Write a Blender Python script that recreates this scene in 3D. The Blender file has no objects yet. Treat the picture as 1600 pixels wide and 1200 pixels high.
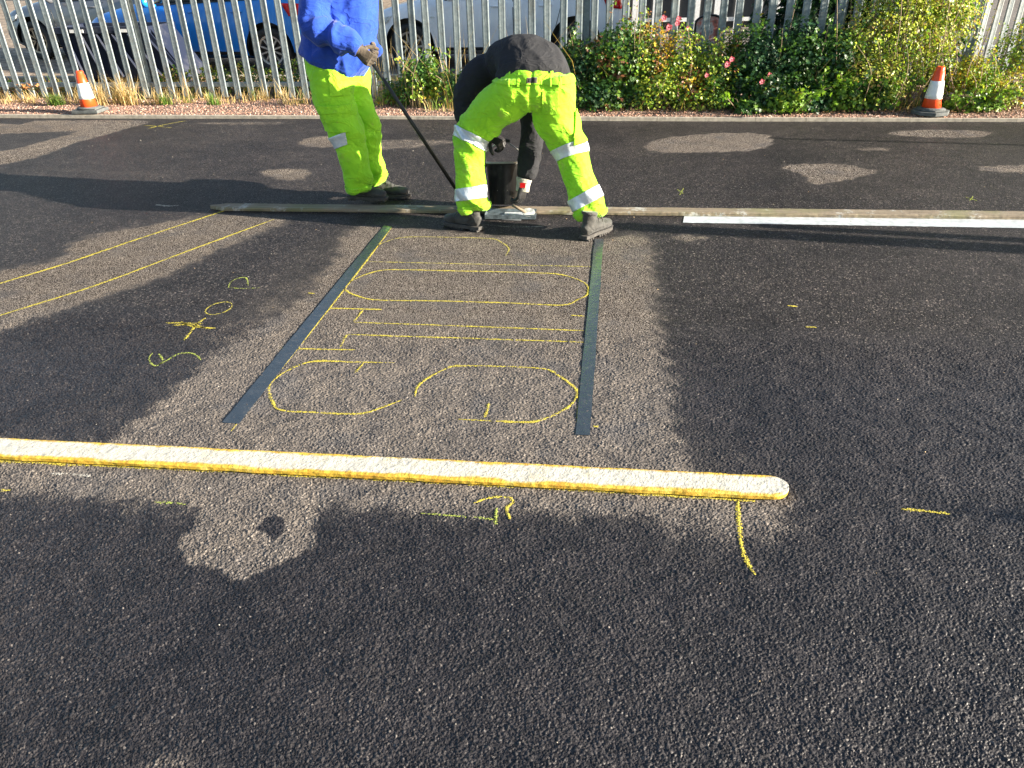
import bpy, bmesh, math, random
import numpy as np
from math import radians, sin, cos, pi, sqrt, atan2
from mathutils import Vector, Matrix, noise as mnoise

# ------------------------------------------------------------------ camera
SC = bpy.context.scene
COL = SC.collection
FPX = 1180.0; CH = 1.6
PITCH = radians(30); YAW = radians(7.5); ROLL = radians(-1.4)
f0 = Vector((-sin(YAW), cos(YAW), 0)); r0 = Vector((cos(YAW), sin(YAW), 0)); zz = Vector((0, 0, 1))
FW = f0 * cos(PITCH) - zz * sin(PITCH); up0 = f0 * sin(PITCH) + zz * cos(PITCH)
RT = r0 * cos(ROLL) + up0 * sin(ROLL); UP = -r0 * sin(ROLL) + up0 * cos(ROLL)
CP = Vector((0, 0, CH))
cd = bpy.data.cameras.new('camera'); cam = bpy.data.objects.new('camera', cd); COL.objects.link(cam)
cd.sensor_fit = 'HORIZONTAL'; cd.sensor_width = 36; cd.lens = 36 * FPX / 1600; cd.clip_start = .05; cd.clip_end = 2000
m = Matrix((RT, UP, -FW)).transposed().to_4x4(); m.translation = CP
cam.matrix_world = m
SC.camera = cam

# ------------------------------------------------------------------ sky and sun
SUN_EL = radians(15.5); SUN_AZ = radians(-7.5)          # azimuth measured from +X
w = bpy.data.worlds.new('World'); SC.world = w; w.use_nodes = True
nt = w.node_tree; bgn = nt.nodes['Background']
sky = nt.nodes.new('ShaderNodeTexSky'); sky.sky_type = 'NISHITA'; sky.sun_disc = False
sky.sun_elevation = SUN_EL; sky.sun_rotation = pi / 2 - SUN_AZ
nt.links.new(sky.outputs[0], bgn.inputs[0]); bgn.inputs[1].default_value = 0.060
sl = bpy.data.lights.new('sun', 'SUN'); sl.energy = 5.0; sl.angle = radians(.53); sl.color = (1, .89, .74)
so = bpy.data.objects.new('sun', sl); COL.objects.link(so)
sd = Vector((cos(SUN_AZ) * cos(SUN_EL), sin(SUN_AZ) * cos(SUN_EL), sin(SUN_EL)))
so.rotation_euler = sd.to_track_quat('Z', 'Y').to_euler(); so.location = (6, -1, 5)
SC.view_settings.view_transform = 'Standard'; SC.view_settings.look = 'None'
SC.view_settings.exposure = 2.12; SC.view_settings.gamma = 1

# ------------------------------------------------------------------ helpers
def ray(x, y): return FW + RT * ((x - 800) / FPX) + UP * ((600 - y) / FPX)
def gp(x, y, h=0.0):                       # point of the ground seen at a photo pixel
    d = ray(x, y); return CP + d * ((h - CH) / d.z)
def at(x, y, Y):                           # point at depth Y seen at a photo pixel
    d = ray(x, y); return CP + d * (Y / d.y)
V = Vector
rnd = random.Random(7)

def tag(o, label=None, cat=None, group=None, kind=None):
    if label: o['label'] = label
    if cat: o['category'] = cat
    if group: o['group'] = group
    if kind: o['kind'] = kind
    return o
def empty(name, loc=(0, 0, 0), rz=0, label=None, cat=None, group=None):
    o = bpy.data.objects.new(name, None); COL.objects.link(o); o.location = loc; o.rotation_euler = (0, 0, rz)
    o.empty_display_size = .1
    return tag(o, label, cat, group)
def link(name, me, mat, parent=None, smooth=False):
    o = bpy.data.objects.new(name, me); COL.objects.link(o)
    if mat is not None and not me.materials: me.materials.append(mat)
    if parent is not None: o.parent = parent
    if smooth:
        me.polygons.foreach_set('use_smooth', [True] * len(me.polygons)); me.update()
    return o
def pyobj(name, vs, fs, mat, parent=None, smooth=False):
    me = bpy.data.meshes.new(name); me.from_pydata([tuple(v) for v in vs], [], fs); me.update()
    return link(name, me, mat, parent, smooth)
class MB:
    def __init__(s): s.v = []; s.f = []
    def add(s, vs, fs):
        n = len(s.v); s.v += [V(v) for v in vs]; s.f += [tuple(i + n for i in f) for f in fs]; return s
    def box(s, a, b, M=None):
        vs = [V((x, y, z)) for z in (a[2], b[2]) for y in (a[1], b[1]) for x in (a[0], b[0])]
        if M is not None: vs = [M @ v for v in vs]
        return s.add(vs, [(0, 2, 3, 1), (4, 5, 7, 6), (0, 1, 5, 4), (2, 6, 7, 3), (0, 4, 6, 2), (1, 3, 7, 5)])
    def tube(s, pts, r, n=8, cap=True, closed=False):
        pts = [V(p) for p in pts]; R = r if isinstance(r, (list, tuple)) else [r] * len(pts)
        a, b = loft(pts, [(q, q) for q in R], n=n, cap=cap); return s.add(a, b)
    def lathe(s, prof, n=24, M=None, cap=True):
        vs = []
        for (r, z) in prof:
            for k in range(n):
                t = 2 * pi * k / n; vs.append(V((r * cos(t), r * sin(t), z)))
        if M is not None: vs = [M @ v for v in vs]
        fs = []
        for j in range(len(prof) - 1):
            for k in range(n):
                k2 = (k + 1) % n; fs.append((j * n + k, j * n + k2, (j + 1) * n + k2, (j + 1) * n + k))
        if cap: fs.append(tuple(range(n))[::-1]); fs.append(tuple((len(prof) - 1) * n + k for k in range(n)))
        return s.add(vs, fs)
    def prism(s, pts, z0, z1, M=None):     # polygon in xy extruded in z
        n = len(pts); vs = [V((p[0], p[1], z0)) for p in pts] + [V((p[0], p[1], z1)) for p in pts]
        if M is not None: vs = [M @ v for v in vs]
        return s.add(vs, [tuple(range(n))[::-1], tuple(range(n, 2 * n))] + [(k, (k + 1) % n, n + (k + 1) % n, n + k) for k in range(n)])
    def mesh(s, name):
        me = bpy.data.meshes.new(name); me.from_pydata([tuple(v) for v in s.v], [], s.f); me.update()
        bm = bmesh.new(); bm.from_mesh(me); bmesh.ops.recalc_face_normals(bm, faces=bm.faces); bm.to_mesh(me); bm.free(); return me
    def build(s, name, mat, parent=None, smooth=False, bevel=0):
        me = s.mesh(name); o = link(name, me, mat, parent, smooth)
        if bevel:
            b = o.modifiers.new('bevel', 'BEVEL'); b.width = bevel; b.segments = 2; b.limit_method = 'ANGLE'
        return o
def loft(pts, rad, n=16, ref=None, cap=True):
    """closed tube through pts; rad = (a,b) half widths, a along ref, b across"""
    pts = [V(p) for p in pts]; vs = []; fs = []; N = len(pts); prev = None
    for i, p in enumerate(pts):
        t = (pts[min(i + 1, N - 1)] - pts[max(i - 1, 0)]).normalized()
        if ref is not None:
            a = (V(ref) - t * t.dot(V(ref))).normalized()
        else:
            if prev is None: a = t.orthogonal().normalized()
            else:
                a = prev - t * t.dot(prev); a = a.normalized() if a.length > 1e-6 else t.orthogonal().normalized()
        prev = a; b = t.cross(a)
        ra, rb = rad[i] if isinstance(rad[i], (tuple, list)) else (rad[i], rad[i])
        for k in range(n):
            q = 2 * pi * k / n; vs.append(p + a * (ra * cos(q)) + b * (rb * sin(q)))
    for i in range(N - 1):
        for k in range(n):
            k2 = (k + 1) % n; fs.append((i * n + k, i * n + k2, (i + 1) * n + k2, (i + 1) * n + k))
    if cap:
        vs.append(pts[0]); vs.append(pts[-1]); c0 = len(vs) - 2; c1 = c0 + 1
        for k in range(n):
            k2 = (k + 1) % n; fs.append((c0, k2, k)); fs.append((c1, (N - 1) * n + k, (N - 1) * n + k2))
    return vs, fs
def spline(P_, sub=5):
    """Catmull-Rom through rows of numbers"""
    P_ = [np.array(p, float) for p in P_]; out = []
    for i in range(len(P_) - 1):
        p0 = P_[max(i - 1, 0)]; p1 = P_[i]; p2 = P_[i + 1]; p3 = P_[min(i + 2, len(P_) - 1)]
        for k in range(sub):
            t = k / sub; out.append(.5 * ((2 * p1) + (-p0 + p2) * t + (2 * p0 - 5 * p1 + 4 * p2 - p3) * t * t + (-p0 + 3 * p1 - 3 * p2 + p3) * t ** 3))
    out.append(P_[-1]); return out
def limb(rows, ref=None, sub=5, n=18):     # rows: x,y,z,ra,rb
    s = spline(rows, sub); return loft([V(r[:3]) for r in s], [(r[3], r[4]) for r in s], n=n, ref=ref)
def ball(c, r, M=None, n=14):
    r = r if isinstance(r, (tuple, list)) else (r, r, r); vs = []; fs = []
    for j in range(1, n):
        a = pi * j / n
        for k in range(2 * n):
            b = pi * k / n; v = V((r[0] * sin(a) * cos(b), r[1] * sin(a) * sin(b), r[2] * cos(a)))
            vs.append((M @ v if M else v) + V(c))
    vs.append((M @ V((0, 0, r[2])) if M else V((0, 0, r[2]))) + V(c)); vs.append((M @ V((0, 0, -r[2])) if M else V((0, 0, -r[2]))) + V(c))
    m2 = 2 * n; T = len(vs) - 2; B = T + 1
    for j in range(n - 2):
        for k in range(m2):
            k2 = (k + 1) % m2; fs.append((j * m2 + k, (j + 1) * m2 + k, (j + 1) * m2 + k2, j * m2 + k2))
    for k in range(m2):
        k2 = (k + 1) % m2; fs.append((T, k, k2)); fs.append((B, (n - 2) * m2 + k2, (n - 2) * m2 + k))
    return vs, fs
def fuse(name, shapes, voxel, smooth_it=6, fac=.5):
    """join overlapping closed shapes into one continuous skin mesh"""
    mb = MB()
    for s in shapes: mb.add(*s)
    me = mb.mesh('tmp'); o = bpy.data.objects.new('tmp', me); COL.objects.link(o)
    r = o.modifiers.new('r', 'REMESH'); r.mode = 'VOXEL'; r.voxel_size = voxel
    if smooth_it:
        s = o.modifiers.new('s', 'SMOOTH'); s.factor = fac; s.iterations = smooth_it
    dg = bpy.context.evaluated_depsgraph_get(); dg.update()
    out = bpy.data.meshes.new_from_object(o.evaluated_get(dg)); out.name = name
    bpy.data.objects.remove(o); bpy.data.meshes.remove(me)
    return out
def mco(me):
    a = np.empty(len(me.vertices) * 3, np.float32); me.vertices.foreach_get('co', a); return a.reshape(-1, 3)
def mno(me):
    a = np.empty(len(me.vertices) * 3, np.float32); me.vertex_normals.foreach_get('vector', a); return a.reshape(-1, 3)
def setco(me, a): me.vertices.foreach_set('co', a.astype(np.float32).ravel()); me.update()
def nz(p, s, off=0.):
    return mnoise.noise(V((p[0] * s[0] + off, p[1] * s[1] + off, p[2] * s[2])))
def wrinkle(me, fn):
    c = mco(me); n = mno(me); d = np.array([fn(p, q) for p, q in zip(c.tolist(), n.tolist())]); setco(me, c + n * d[:, None])

# ------------------------------------------------------------------ materials
def nodes(name):
    m = bpy.data.materials.new(name); m.use_nodes = True; t = m.node_tree; return m, t, t.nodes['Principled BSDF']
def ND(t, k, **kw):
    n = t.nodes.new('ShaderNode' + k)
    for a, b in kw.items(): setattr(n, a, b)
    return n
def L(t, a, b): t.links.new(a, b)
def ocoord(t): return ND(t, 'TexCoord').outputs['Object']
def wpos(t): return ND(t, 'NewGeometry').outputs['Position']
def noise(t, vec, scale, detail=3, rough=.55):
    n = ND(t, 'TexNoise'); n.inputs['Scale'].default_value = scale; n.inputs['Detail'].default_value = detail; n.inputs['Roughness'].default_value = rough
    L(t, vec, n.inputs['Vector']); return n.outputs['Fac']
def ramp(t, fac, stops):
    r = ND(t, 'ValToRGB'); e = r.color_ramp.elements
    while len(e) < len(stops): e.new(.5)
    for i, (p, c) in enumerate(stops): e[i].position = p; e[i].color = (*c, 1) if len(c) == 3 else c
    L(t, fac, r.inputs[0]); return r.outputs[0]
def mix(t, a, b, f, mode='MIX'):
    n = ND(t, 'Mix', data_type='RGBA', blend_type=mode)
    for s, i in ((f, 0), (a, 6), (b, 7)):
        if isinstance(s, (int, float)): n.inputs[i].default_value = s
        elif isinstance(s, tuple): n.inputs[i].default_value = (*s, 1)
        else: L(t, s, n.inputs[i])
    return n.outputs[2]
def mth(t, op, a, b=0., c=None):
    n = ND(t, 'Math', operation=op)
    for i, s in enumerate((a, b) if c is None else (a, b, c)):
        if isinstance(s, (int, float)): n.inputs[i].default_value = s
        else: L(t, s, n.inputs[i])
    return n.outputs[0]
def sstep(t, x, a, b):
    n = ND(t, 'MapRange', interpolation_type='SMOOTHSTEP'); n.inputs[1].default_value = a; n.inputs[2].default_value = b; L(t, x, n.inputs[0]); return n.outputs[0]
def bump(t, p, h, dist, strength=1., prev=None):
    b = ND(t, 'Bump'); b.inputs['Distance'].default_value = dist; b.inputs['Strength'].default_value = strength
    L(t, h, b.inputs['Height'])
    if prev is not None: L(t, prev, b.inputs['Normal'])
    L(t, b.outputs[0], p.inputs['Normal']); return b.outputs[0]
def plain(name, col, rough=.5, metal=0., var=.15, scale=30, bmp=0., spec=.5, coat=0.):
    m, t, p = nodes(name); c = ocoord(t); n = noise(t, c, scale, 4)
    lo = tuple(x * (1 - var) for x in col); hi = tuple(min(1, x * (1 + var)) for x in col)
    L(t, ramp(t, n, [(.3, lo), (.7, hi)]), p.inputs['Base Color']); p.inputs['Roughness'].default_value = rough
    p.inputs['Metallic'].default_value = metal; p.inputs['Specular IOR Level'].default_value = spec; p.inputs['Coat Weight'].default_value = coat
    if bmp: bump(t, p, n, bmp)
    return m

def voro(t, vec, scale, feat='F1', rnd_=1.):
    v = ND(t, 'TexVoronoi', feature=feat); v.inputs['Scale'].default_value = scale; v.inputs['Randomness'].default_value = rnd_
    L(t, vec, v.inputs['Vector']); return v

def mat_asphalt(name='asphalt'):
    m, t, p = nodes(name); c = wpos(t)
    # slightly warped coordinates so that stones are angular and irregular
    wn = ND(t, 'TexNoise'); wn.inputs['Scale'].default_value = 240; L(t, c, wn.inputs['Vector'])
    wv = ND(t, 'VectorMath', operation='MULTIPLY_ADD'); L(t, wn.outputs['Color'], wv.inputs[0]); wv.inputs[1].default_value = (.0045, .0045, .0045); L(t, c, wv.inputs[2])
    cw = wv.outputs[0]
    v1 = voro(t, cw, 150); v2 = voro(t, cw, 310); v3 = voro(t, cw, 75)
    h1 = mth(t, 'SUBTRACT', .75, v1.outputs['Distance']); h2 = mth(t, 'SUBTRACT', .75, v2.outputs['Distance'])
    # each stone sits at its own height
    sep = ND(t, 'SeparateColor'); L(t, v1.outputs['Color'], sep.inputs[0])
    stone = mth(t, 'MULTIPLY_ADD', sep.outputs[0], .9, h1)
    big = mth(t, 'MULTIPLY', mth(t, 'SUBTRACT', .7, v3.outputs['Distance']), .5)
    H_ = mth(t, 'ADD', mth(t, 'ADD', stone, mth(t, 'MULTIPLY', h2, .45)), big)
    H_ = mth(t, 'ADD', H_, mth(t, 'MULTIPLY', noise(t, c, 9, 4, .6), .9))
    at_ = ND(t, 'Attribute', attribute_name='dry')
    dr = at_.outputs['Fac']
    edge = mth(t, 'ADD', mth(t, 'MULTIPLY', noise(t, c, 11, 8, .74), .75), mth(t, 'MULTIPLY', noise(t, c, 3, 2, .5), .5))
    hh = mth(t, 'MULTIPLY', mth(t, 'SUBTRACT', H_, 1.6), .12)
    dsum = mth(t, 'ADD', mth(t, 'ADD', dr, mth(t, 'SUBTRACT', edge, .625)), hh)
    dsum = mth(t, 'ADD', dsum, mth(t, 'MULTIPLY', mth(t, 'SUBTRACT', ND(t, 'Attribute', attribute_name='hgt').outputs['Fac'], .5), mth(t, 'MULTIPLY', ND(t, 'Attribute', attribute_name='det').outputs['Fac'], .30)))
    dry = sstep(t, dsum, .32, .68)
    # colours
    sep2 = ND(t, 'SeparateColor'); L(t, v2.outputs['Color'], sep2.inputs[0])
    wet = ramp(t, sep.outputs[1], [(0, (.010, .0092, .010)), (.5, (.028, .026, .0275)), (.8, (.048, .045, .046)), (.95, (.085, .079, .075)), (1, (.22, .20, .18))])
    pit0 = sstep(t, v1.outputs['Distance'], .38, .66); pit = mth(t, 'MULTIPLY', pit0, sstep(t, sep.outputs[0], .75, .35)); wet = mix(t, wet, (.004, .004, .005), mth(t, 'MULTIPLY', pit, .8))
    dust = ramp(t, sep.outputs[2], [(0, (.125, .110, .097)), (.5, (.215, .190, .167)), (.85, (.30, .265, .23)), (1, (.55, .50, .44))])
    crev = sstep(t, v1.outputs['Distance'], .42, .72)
    det = ND(t, 'Attribute', attribute_name='det').outputs['Fac']; hgt = ND(t, 'Attribute', attribute_name='hgt').outputs['Fac']; tone = ND(t, 'Attribute', attribute_name='tone').outputs['Fac']
    wet2 = ramp(t, tone, [(0, (.009, .0088, .0100)), (.6, (.0235, .0222, .0240)), (.9, (.044, .0415, .0425)), (.97, (.085, .079, .073)), (1, (.20, .185, .165))])
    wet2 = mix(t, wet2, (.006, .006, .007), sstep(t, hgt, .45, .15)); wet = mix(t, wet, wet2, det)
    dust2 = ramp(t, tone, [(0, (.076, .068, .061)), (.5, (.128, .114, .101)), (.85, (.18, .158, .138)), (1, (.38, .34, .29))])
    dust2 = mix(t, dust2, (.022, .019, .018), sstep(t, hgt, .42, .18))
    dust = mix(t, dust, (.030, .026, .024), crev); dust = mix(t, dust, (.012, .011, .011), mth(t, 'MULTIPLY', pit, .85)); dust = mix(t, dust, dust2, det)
    big_n = noise(t, c, 1.1, 4, .6); mid_n = noise(t, c, 5.5, 4, .6)
    bl = sstep(t, noise(t, c, 3.2, 4, .6), .5, .72)
    dust = mix(t, dust, (.085, .088, .096), mth(t, 'MULTIPLY', bl, .5))
    dust = mix(t, dust, ramp(t, mid_n, [(.3, (.80, .80, .82)), (.7, (1.14, 1.11, 1.07))]), 1., 'MULTIPLY')
    wet = mix(t, wet, ramp(t, big_n, [(.3, (.72, .72, .76)), (.7, (1.35, 1.3, 1.26))]), 1., 'MULTIPLY')
    wet = mix(t, wet, ramp(t, mid_n, [(.3, (.8, .8, .8)), (.7, (1.25, 1.22, 1.2))]), 1., 'MULTIPLY')
    wet = mix(t, wet, (.070, .062, .056), mth(t, 'MULTIPLY', sstep(t, dsum, .0, .5), .35))
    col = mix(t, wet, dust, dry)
    L(t, col, p.inputs['Base Color'])
    rr = mth(t, 'MULTIPLY_ADD', dry, .30, .50); L(t, rr, p.inputs['Roughness'])
    p.inputs['Specular IOR Level'].default_value = .5
    L(t, mth(t, 'MULTIPLY_ADD', dry, -.12, mth(t, 'MULTIPLY_ADD', det, .30, .12)), p.inputs['Specular IOR Level'])
    b = ND(t, 'Bump'); b.inputs['Distance'].default_value = .0028; L(t, mth(t, 'MULTIPLY_ADD', det, -.75, 1.), b.inputs['Strength']); L(t, H_, b.inputs['Height'])
    b2 = ND(t, 'Bump'); b2.inputs['Distance'].default_value = .03; b2.inputs['Strength'].default_value = .35; L(t, noise(t, c, 2.2, 3), b2.inputs['Height']); L(t, b.outputs[0], b2.inputs['Normal'])
    L(t, b2.outputs[0], p.inputs['Normal'])
    return m
def mat_chalk(name, col, cover=.5, line=True, soft=.16):
    """chalk or paint dust that only sits on the raised stones"""
    m, t, p = nodes(name); c = wpos(t)
    wn = ND(t, 'TexNoise'); wn.inputs['Scale'].default_value = 240; L(t, c, wn.inputs['Vector'])
    wv = ND(t, 'VectorMath', operation='MULTIPLY_ADD'); L(t, wn.outputs['Color'], wv.inputs[0]); wv.inputs[1].default_value = (.0045, .0045, .0045); L(t, c, wv.inputs[2])
    v1 = voro(t, wv.outputs[0], 150); sep = ND(t, 'SeparateColor'); L(t, v1.outputs['Color'], sep.inputs[0])
    h = mth(t, 'MULTIPLY_ADD', sep.outputs[0], .6, mth(t, 'SUBTRACT', .75, v1.outputs['Distance'])); v5 = voro(t, c, 420); sp5 = ND(t, 'SeparateColor'); L(t, v5.outputs['Color'], sp5.inputs[0]); h = mth(t, 'ADD', h, mth(t, 'MULTIPLY', mth(t, 'SUBTRACT', sp5.outputs[0], .5), .55))
    h = mth(t, 'ADD', h, mth(t, 'MULTIPLY', mth(t, 'SUBTRACT', noise(t, c, 24, 3), .5), .7)); h = mth(t, 'ADD', h, mth(t, 'MULTIPLY', mth(t, 'SUBTRACT', noise(t, c, 5, 3, .6), .5), 1.1))
    if line:   # 'across' runs 0..1..0 over the width of the stroke
        a = ND(t, 'Attribute', attribute_name='across'); h = mth(t, 'ADD', h, mth(t, 'MULTIPLY', mth(t, 'SUBTRACT', a.outputs['Fac'], .5), .8))
    f = sstep(t, h, cover - soft, cover + soft)
    p.inputs['Base Color'].default_value = (*col, 1); p.inputs['Roughness'].default_value = .85; p.inputs['Specular IOR Level'].default_value = .15
    L(t, ramp(t, noise(t, c, 40, 3), [(.3, tuple(x * .75 for x in col)), (.7, col)]), p.inputs['Base Color'])
    L(t, f, p.inputs['Alpha']); bump(t, p, h, .003)
    return m
def crease(t, p, c, dist, st):
    mp = ND(t, 'Mapping'); mp.inputs['Rotation'].default_value = (.3, .5, .2); mp.inputs['Scale'].default_value = (1, 1, 1.7); L(t, c, mp.inputs[0])
    n = ND(t, 'TexNoise'); n.inputs['Scale'].default_value = 7; n.inputs['Detail'].default_value = 3; n.inputs['Distortion'].default_value = .8; L(t, mp.outputs[0], n.inputs['Vector'])
    a = mth(t, 'ABSOLUTE', mth(t, 'MULTIPLY_ADD', n.outputs['Fac'], 2., -1.)); a = mth(t, 'POWER', mth(t, 'SUBTRACT', 1., a), 5.)
    b = bump(t, p, a, dist, st); b = bump(t, p, noise(t, c, 30, 4, .6), .007, .5, b); bump(t, p, noise(t, c, 350, 2), .0005, 1., b)
def mat_cloth(name, col, scale=900, var=.12, bmp=.0006, rough=.9, sheen=.15, stain=None, stain_col=None, fine=None):
    m, t, p = nodes(name); c = ocoord(t)
    n = noise(t, c, 14, 4); n2 = noise(t, c, 220, 2)
    lo = tuple(x * (1 - var) for x in col); hi = tuple(min(1, x * (1 + var)) for x in col)
    cc = ramp(t, n, [(.3, lo), (.7, hi)])
    if stain:
        s = sstep(t, noise(t, c, 7, 6, .7), .62, .76); s = mth(t, 'MULTIPLY', s, stain); cc = mix(t, cc, stain_col, s)
    L(t, cc, p.inputs['Base Color']); p.inputs['Roughness'].default_value = rough; p.inputs['Specular IOR Level'].default_value = .2
    p.inputs['Sheen Weight'].default_value = sheen
    crease(t, p, c, .014, .4)
    return m
def mat_leaf(name, rough=.42, tr=.35):
    m, t, p = nodes(name); a = ND(t, 'Attribute', attribute_name='col')
    L(t, a.outputs['Color'], p.inputs['Base Color']); p.inputs['Roughness'].default_value = rough; p.inputs['Specular IOR Level'].default_value = .45
    tl = ND(t, 'BsdfTranslucent'); L(t, mix(t, a.outputs['Color'], (1.25, 1.3, .6), 1., 'MULTIPLY'), tl.inputs[0])
    mx = ND(t, 'MixShader'); mx.inputs[0].default_value = tr; L(t, p.outputs[0], mx.inputs[1]); L(t, tl.outputs[0], mx.inputs[2])
    L(t, mx.outputs[0], t.nodes['Material Output'].inputs[0]); return m
def mat_gravel(name, cols, scale=55, dist=.012):
    m, t, p = nodes(name); c = wpos(t); v = voro(t, c, scale); sep = ND(t, 'SeparateColor'); L(t, v.outputs['Color'], sep.inputs[0])
    cc = ramp(t, sep.outputs[0], cols); cr = sstep(t, v.outputs['Distance'], .35, .75)
    cc = mix(t, cc, (.05, .04, .035), mth(t, 'MULTIPLY', cr, .7)); cc = mix(t, cc, ramp(t, noise(t, c, 3, 4), [(.3, (.7, .68, .66)), (.7, (1.15, 1.1, 1.05))]), 1., 'MULTIPLY')
    L(t, cc, p.inputs['Base Color']); p.inputs['Roughness'].default_value = .85
    bump(t, p, mth(t, 'MULTIPLY_ADD', sep.outputs[1], .6, mth(t, 'SUBTRACT', .8, v.outputs['Distance'])), dist)
    return m
def mat_paint(name, col, rough=.28, metal=0., coat=.6):
    m, t, p = nodes(name); c = ocoord(t); p.inputs['Base Color'].default_value = (*col, 1)
    L(t, mix(t, col, tuple(x * .7 + .06 for x in col), sstep(t, noise(t, c, 3, 5, .7), .45, .8)), p.inputs['Base Color'])
    p.inputs['Roughness'].default_value = rough; p.inputs['Metallic'].default_value = metal; p.inputs['Coat Weight'].default_value = coat; p.inputs['Coat Roughness'].default_value = .06
    return m
def mat_galv(name):
    m, t, p = nodes(name); c = wpos(t); v = voro(t, c, 42); sep = ND(t, 'SeparateColor'); L(t, v.outputs['Color'], sep.inputs[0])
    cc = ramp(t, sep.outputs[0], [(0, (.165, .205, .22)), (1, (.235, .28, .29))])
    cc = mix(t, cc, (.11, .105, .09), mth(t, 'MULTIPLY', sstep(t, noise(t, c, 6, 7, .75), .46, .70), .7))
    L(t, cc, p.inputs['Base Color']); p.inputs['Metallic'].default_value = .12; p.inputs['Roughness'].default_value = .5
    bump(t, p, noise(t, c, 60, 3), .001); return m
def mat_wood(name):
    m, t, p = nodes(name); c = ocoord(t); mp = ND(t, 'Mapping'); mp.inputs['Scale'].default_value = (1.2, 26, 26); L(t, c, mp.inputs[0])
    n = noise(t, mp.outputs[0], 3, 6, .65)
    cc = ramp(t, n, [(.25, (.09, .07, .048)), (.5, (.20, .16, .11)), (.75, (.31, .26, .18))])
    cc = mix(t, cc, (.48, .50, .48), mth(t, 'MULTIPLY', sstep(t, noise(t, c, 6, 7, .8), .54, .66), .7))
    cc = mix(t, cc, (.12, .17, .03), mth(t, 'MULTIPLY', sstep(t, noise(t, c, 2.2, 4, .6), .46, .64), .3))
    L(t, cc, p.inputs['Base Color']); p.inputs['Roughness'].default_value = .8; bump(t, p, n, .003); return m
def mat_caked(name):
    """white dried paint over a yellow board: yellow shows along both edges (object y, board half width .07)"""
    m, t, p = nodes(name); c = ocoord(t); sp = ND(t, 'SeparateXYZ'); L(t, c, sp.inputs[0])
    ay = mth(t, 'ABSOLUTE', sp.outputs[1])
    e = mth(t, 'ADD', ay, mth(t, 'MULTIPLY', mth(t, 'SUBTRACT', noise(t, c, 9, 6, .7), .5), .055))
    edge = sstep(t, e, .037, .050)
    low = sstep(t, sp.outputs[2], .025, .022)
    mask = mth(t, 'MAXIMUM', edge, low)
    mp = ND(t, 'Mapping'); mp.inputs['Scale'].default_value = (.75, 1, 1); mp.inputs['Rotation'].default_value = (0, 0, .4); L(t, c, mp.inputs[0])
    cr = noise(t, mp.outputs[0], 75, 5, .7); crk = sstep(t, cr, .55, .66)
    wh = mix(t, (.52, .50, .43), (.27, .27, .23), mth(t, 'MULTIPLY', crk, .8))
    wh = mix(t, wh, (.52, .42, .16), mth(t, 'MULTIPLY', sstep(t, noise(t, c, 11, 7, .78), .52, .70), .45)); wh = mix(t, wh, (.22, .22, .20), mth(t, 'MULTIPLY', sstep(t, noise(t, c, 60, 3, .6), .66, .72), .4))
    ye = ramp(t, noise(t, c, 22, 4), [(.3, (.46, .25, .025)), (.55, (.56, .38, .04)), (.8, (.58, .47, .13))])
    cc = mix(t, wh, ye, mask)
    cc = mix(t, cc, (.33, .12, .05), mth(t, 'MULTIPLY', sstep(t, noise(t, c, 13, 5, .7), .70, .76), .7))
    cc = mix(t, cc, (.12, .22, .42), mth(t, 'MULTIPLY', sstep(t, noise(t, mp.outputs[0], 16, 4, .6), .74, .78), .5))
    L(t, cc, p.inputs['Base Color']); p.inputs['Roughness'].default_value = .55
    b = bump(t, p, cr, .004); bump(t, p, noise(t, c, 14, 4), .006, 1., b); return m

M = {}
M['asphalt'] = mat_asphalt()
M['gravel'] = mat_gravel('pink gravel', [(0, (.11, .07, .06)), (.2, (.29, .165, .12)), (.55, (.41, .245, .17)), (.8, (.47, .33, .24)), (1, (.58, .49, .41))], 62)
M['carpark'] = mat_gravel('car park paving', [(0, (.24, .19, .14)), (.5, (.34, .27, .20)), (1, (.42, .35, .27))], 9, .004)
M['ground'] = mat_gravel('pale ground', [(0, (.14, .13, .12)), (.5, (.19, .18, .165)), (1, (.26, .24, .22))], 30, .004)
M['kerb'] = plain('kerb concrete', (.40, .36, .29), .85, var=.25, scale=18, bmp=.003)
M['chalk'] = mat_chalk('yellow chalk', (.60, .51, .075), .50)
M['chalk_faint'] = mat_chalk('thin yellow chalk', (.54, .48, .09), .66)
M['chalk_green'] = mat_chalk('greenish chalk', (.40, .48, .10), .68)
M['chalk_white'] = mat_chalk('white scuff', (.50, .48, .43), .74)
M['white_paint'] = plain('wet white road paint', (.50, .54, .56), .3, var=.22, scale=22, bmp=.002)
M['galv'] = mat_galv('galvanised steel')
M['wood'] = mat_wood('weathered board')
M['caked'] = mat_caked('paint caked board')
M['rubber'] = plain('black rubber', (.028, .030, .031), .75, var=.3, bmp=.002)
M['cone_rubber'] = plain('grey cone rubber', (.085, .095, .095), .8, var=.35, scale=12, bmp=.003)
M['black_plastic'] = plain('black plastic', (.018, .018, .018), .35, var=.4, scale=9)
M['steel'] = plain('steel', (.55, .55, .54), .3, .9)
M['dark_pole'] = plain('dark painted pole', (.035, .035, .033), .38, .6)
M['glass'] = plain('car glass', (.028, .040, .042), .06, var=.2, spec=.8)
M['navy'] = mat_paint('navy painted steel', (.0012, .007, .028), .7, 0, 0)
M['twig'] = plain('twig', (.22, .16, .10), .8)
M['leaf'] = mat_leaf('leaf'); M['grass'] = mat_leaf('grass blade', .6, .3)

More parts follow.
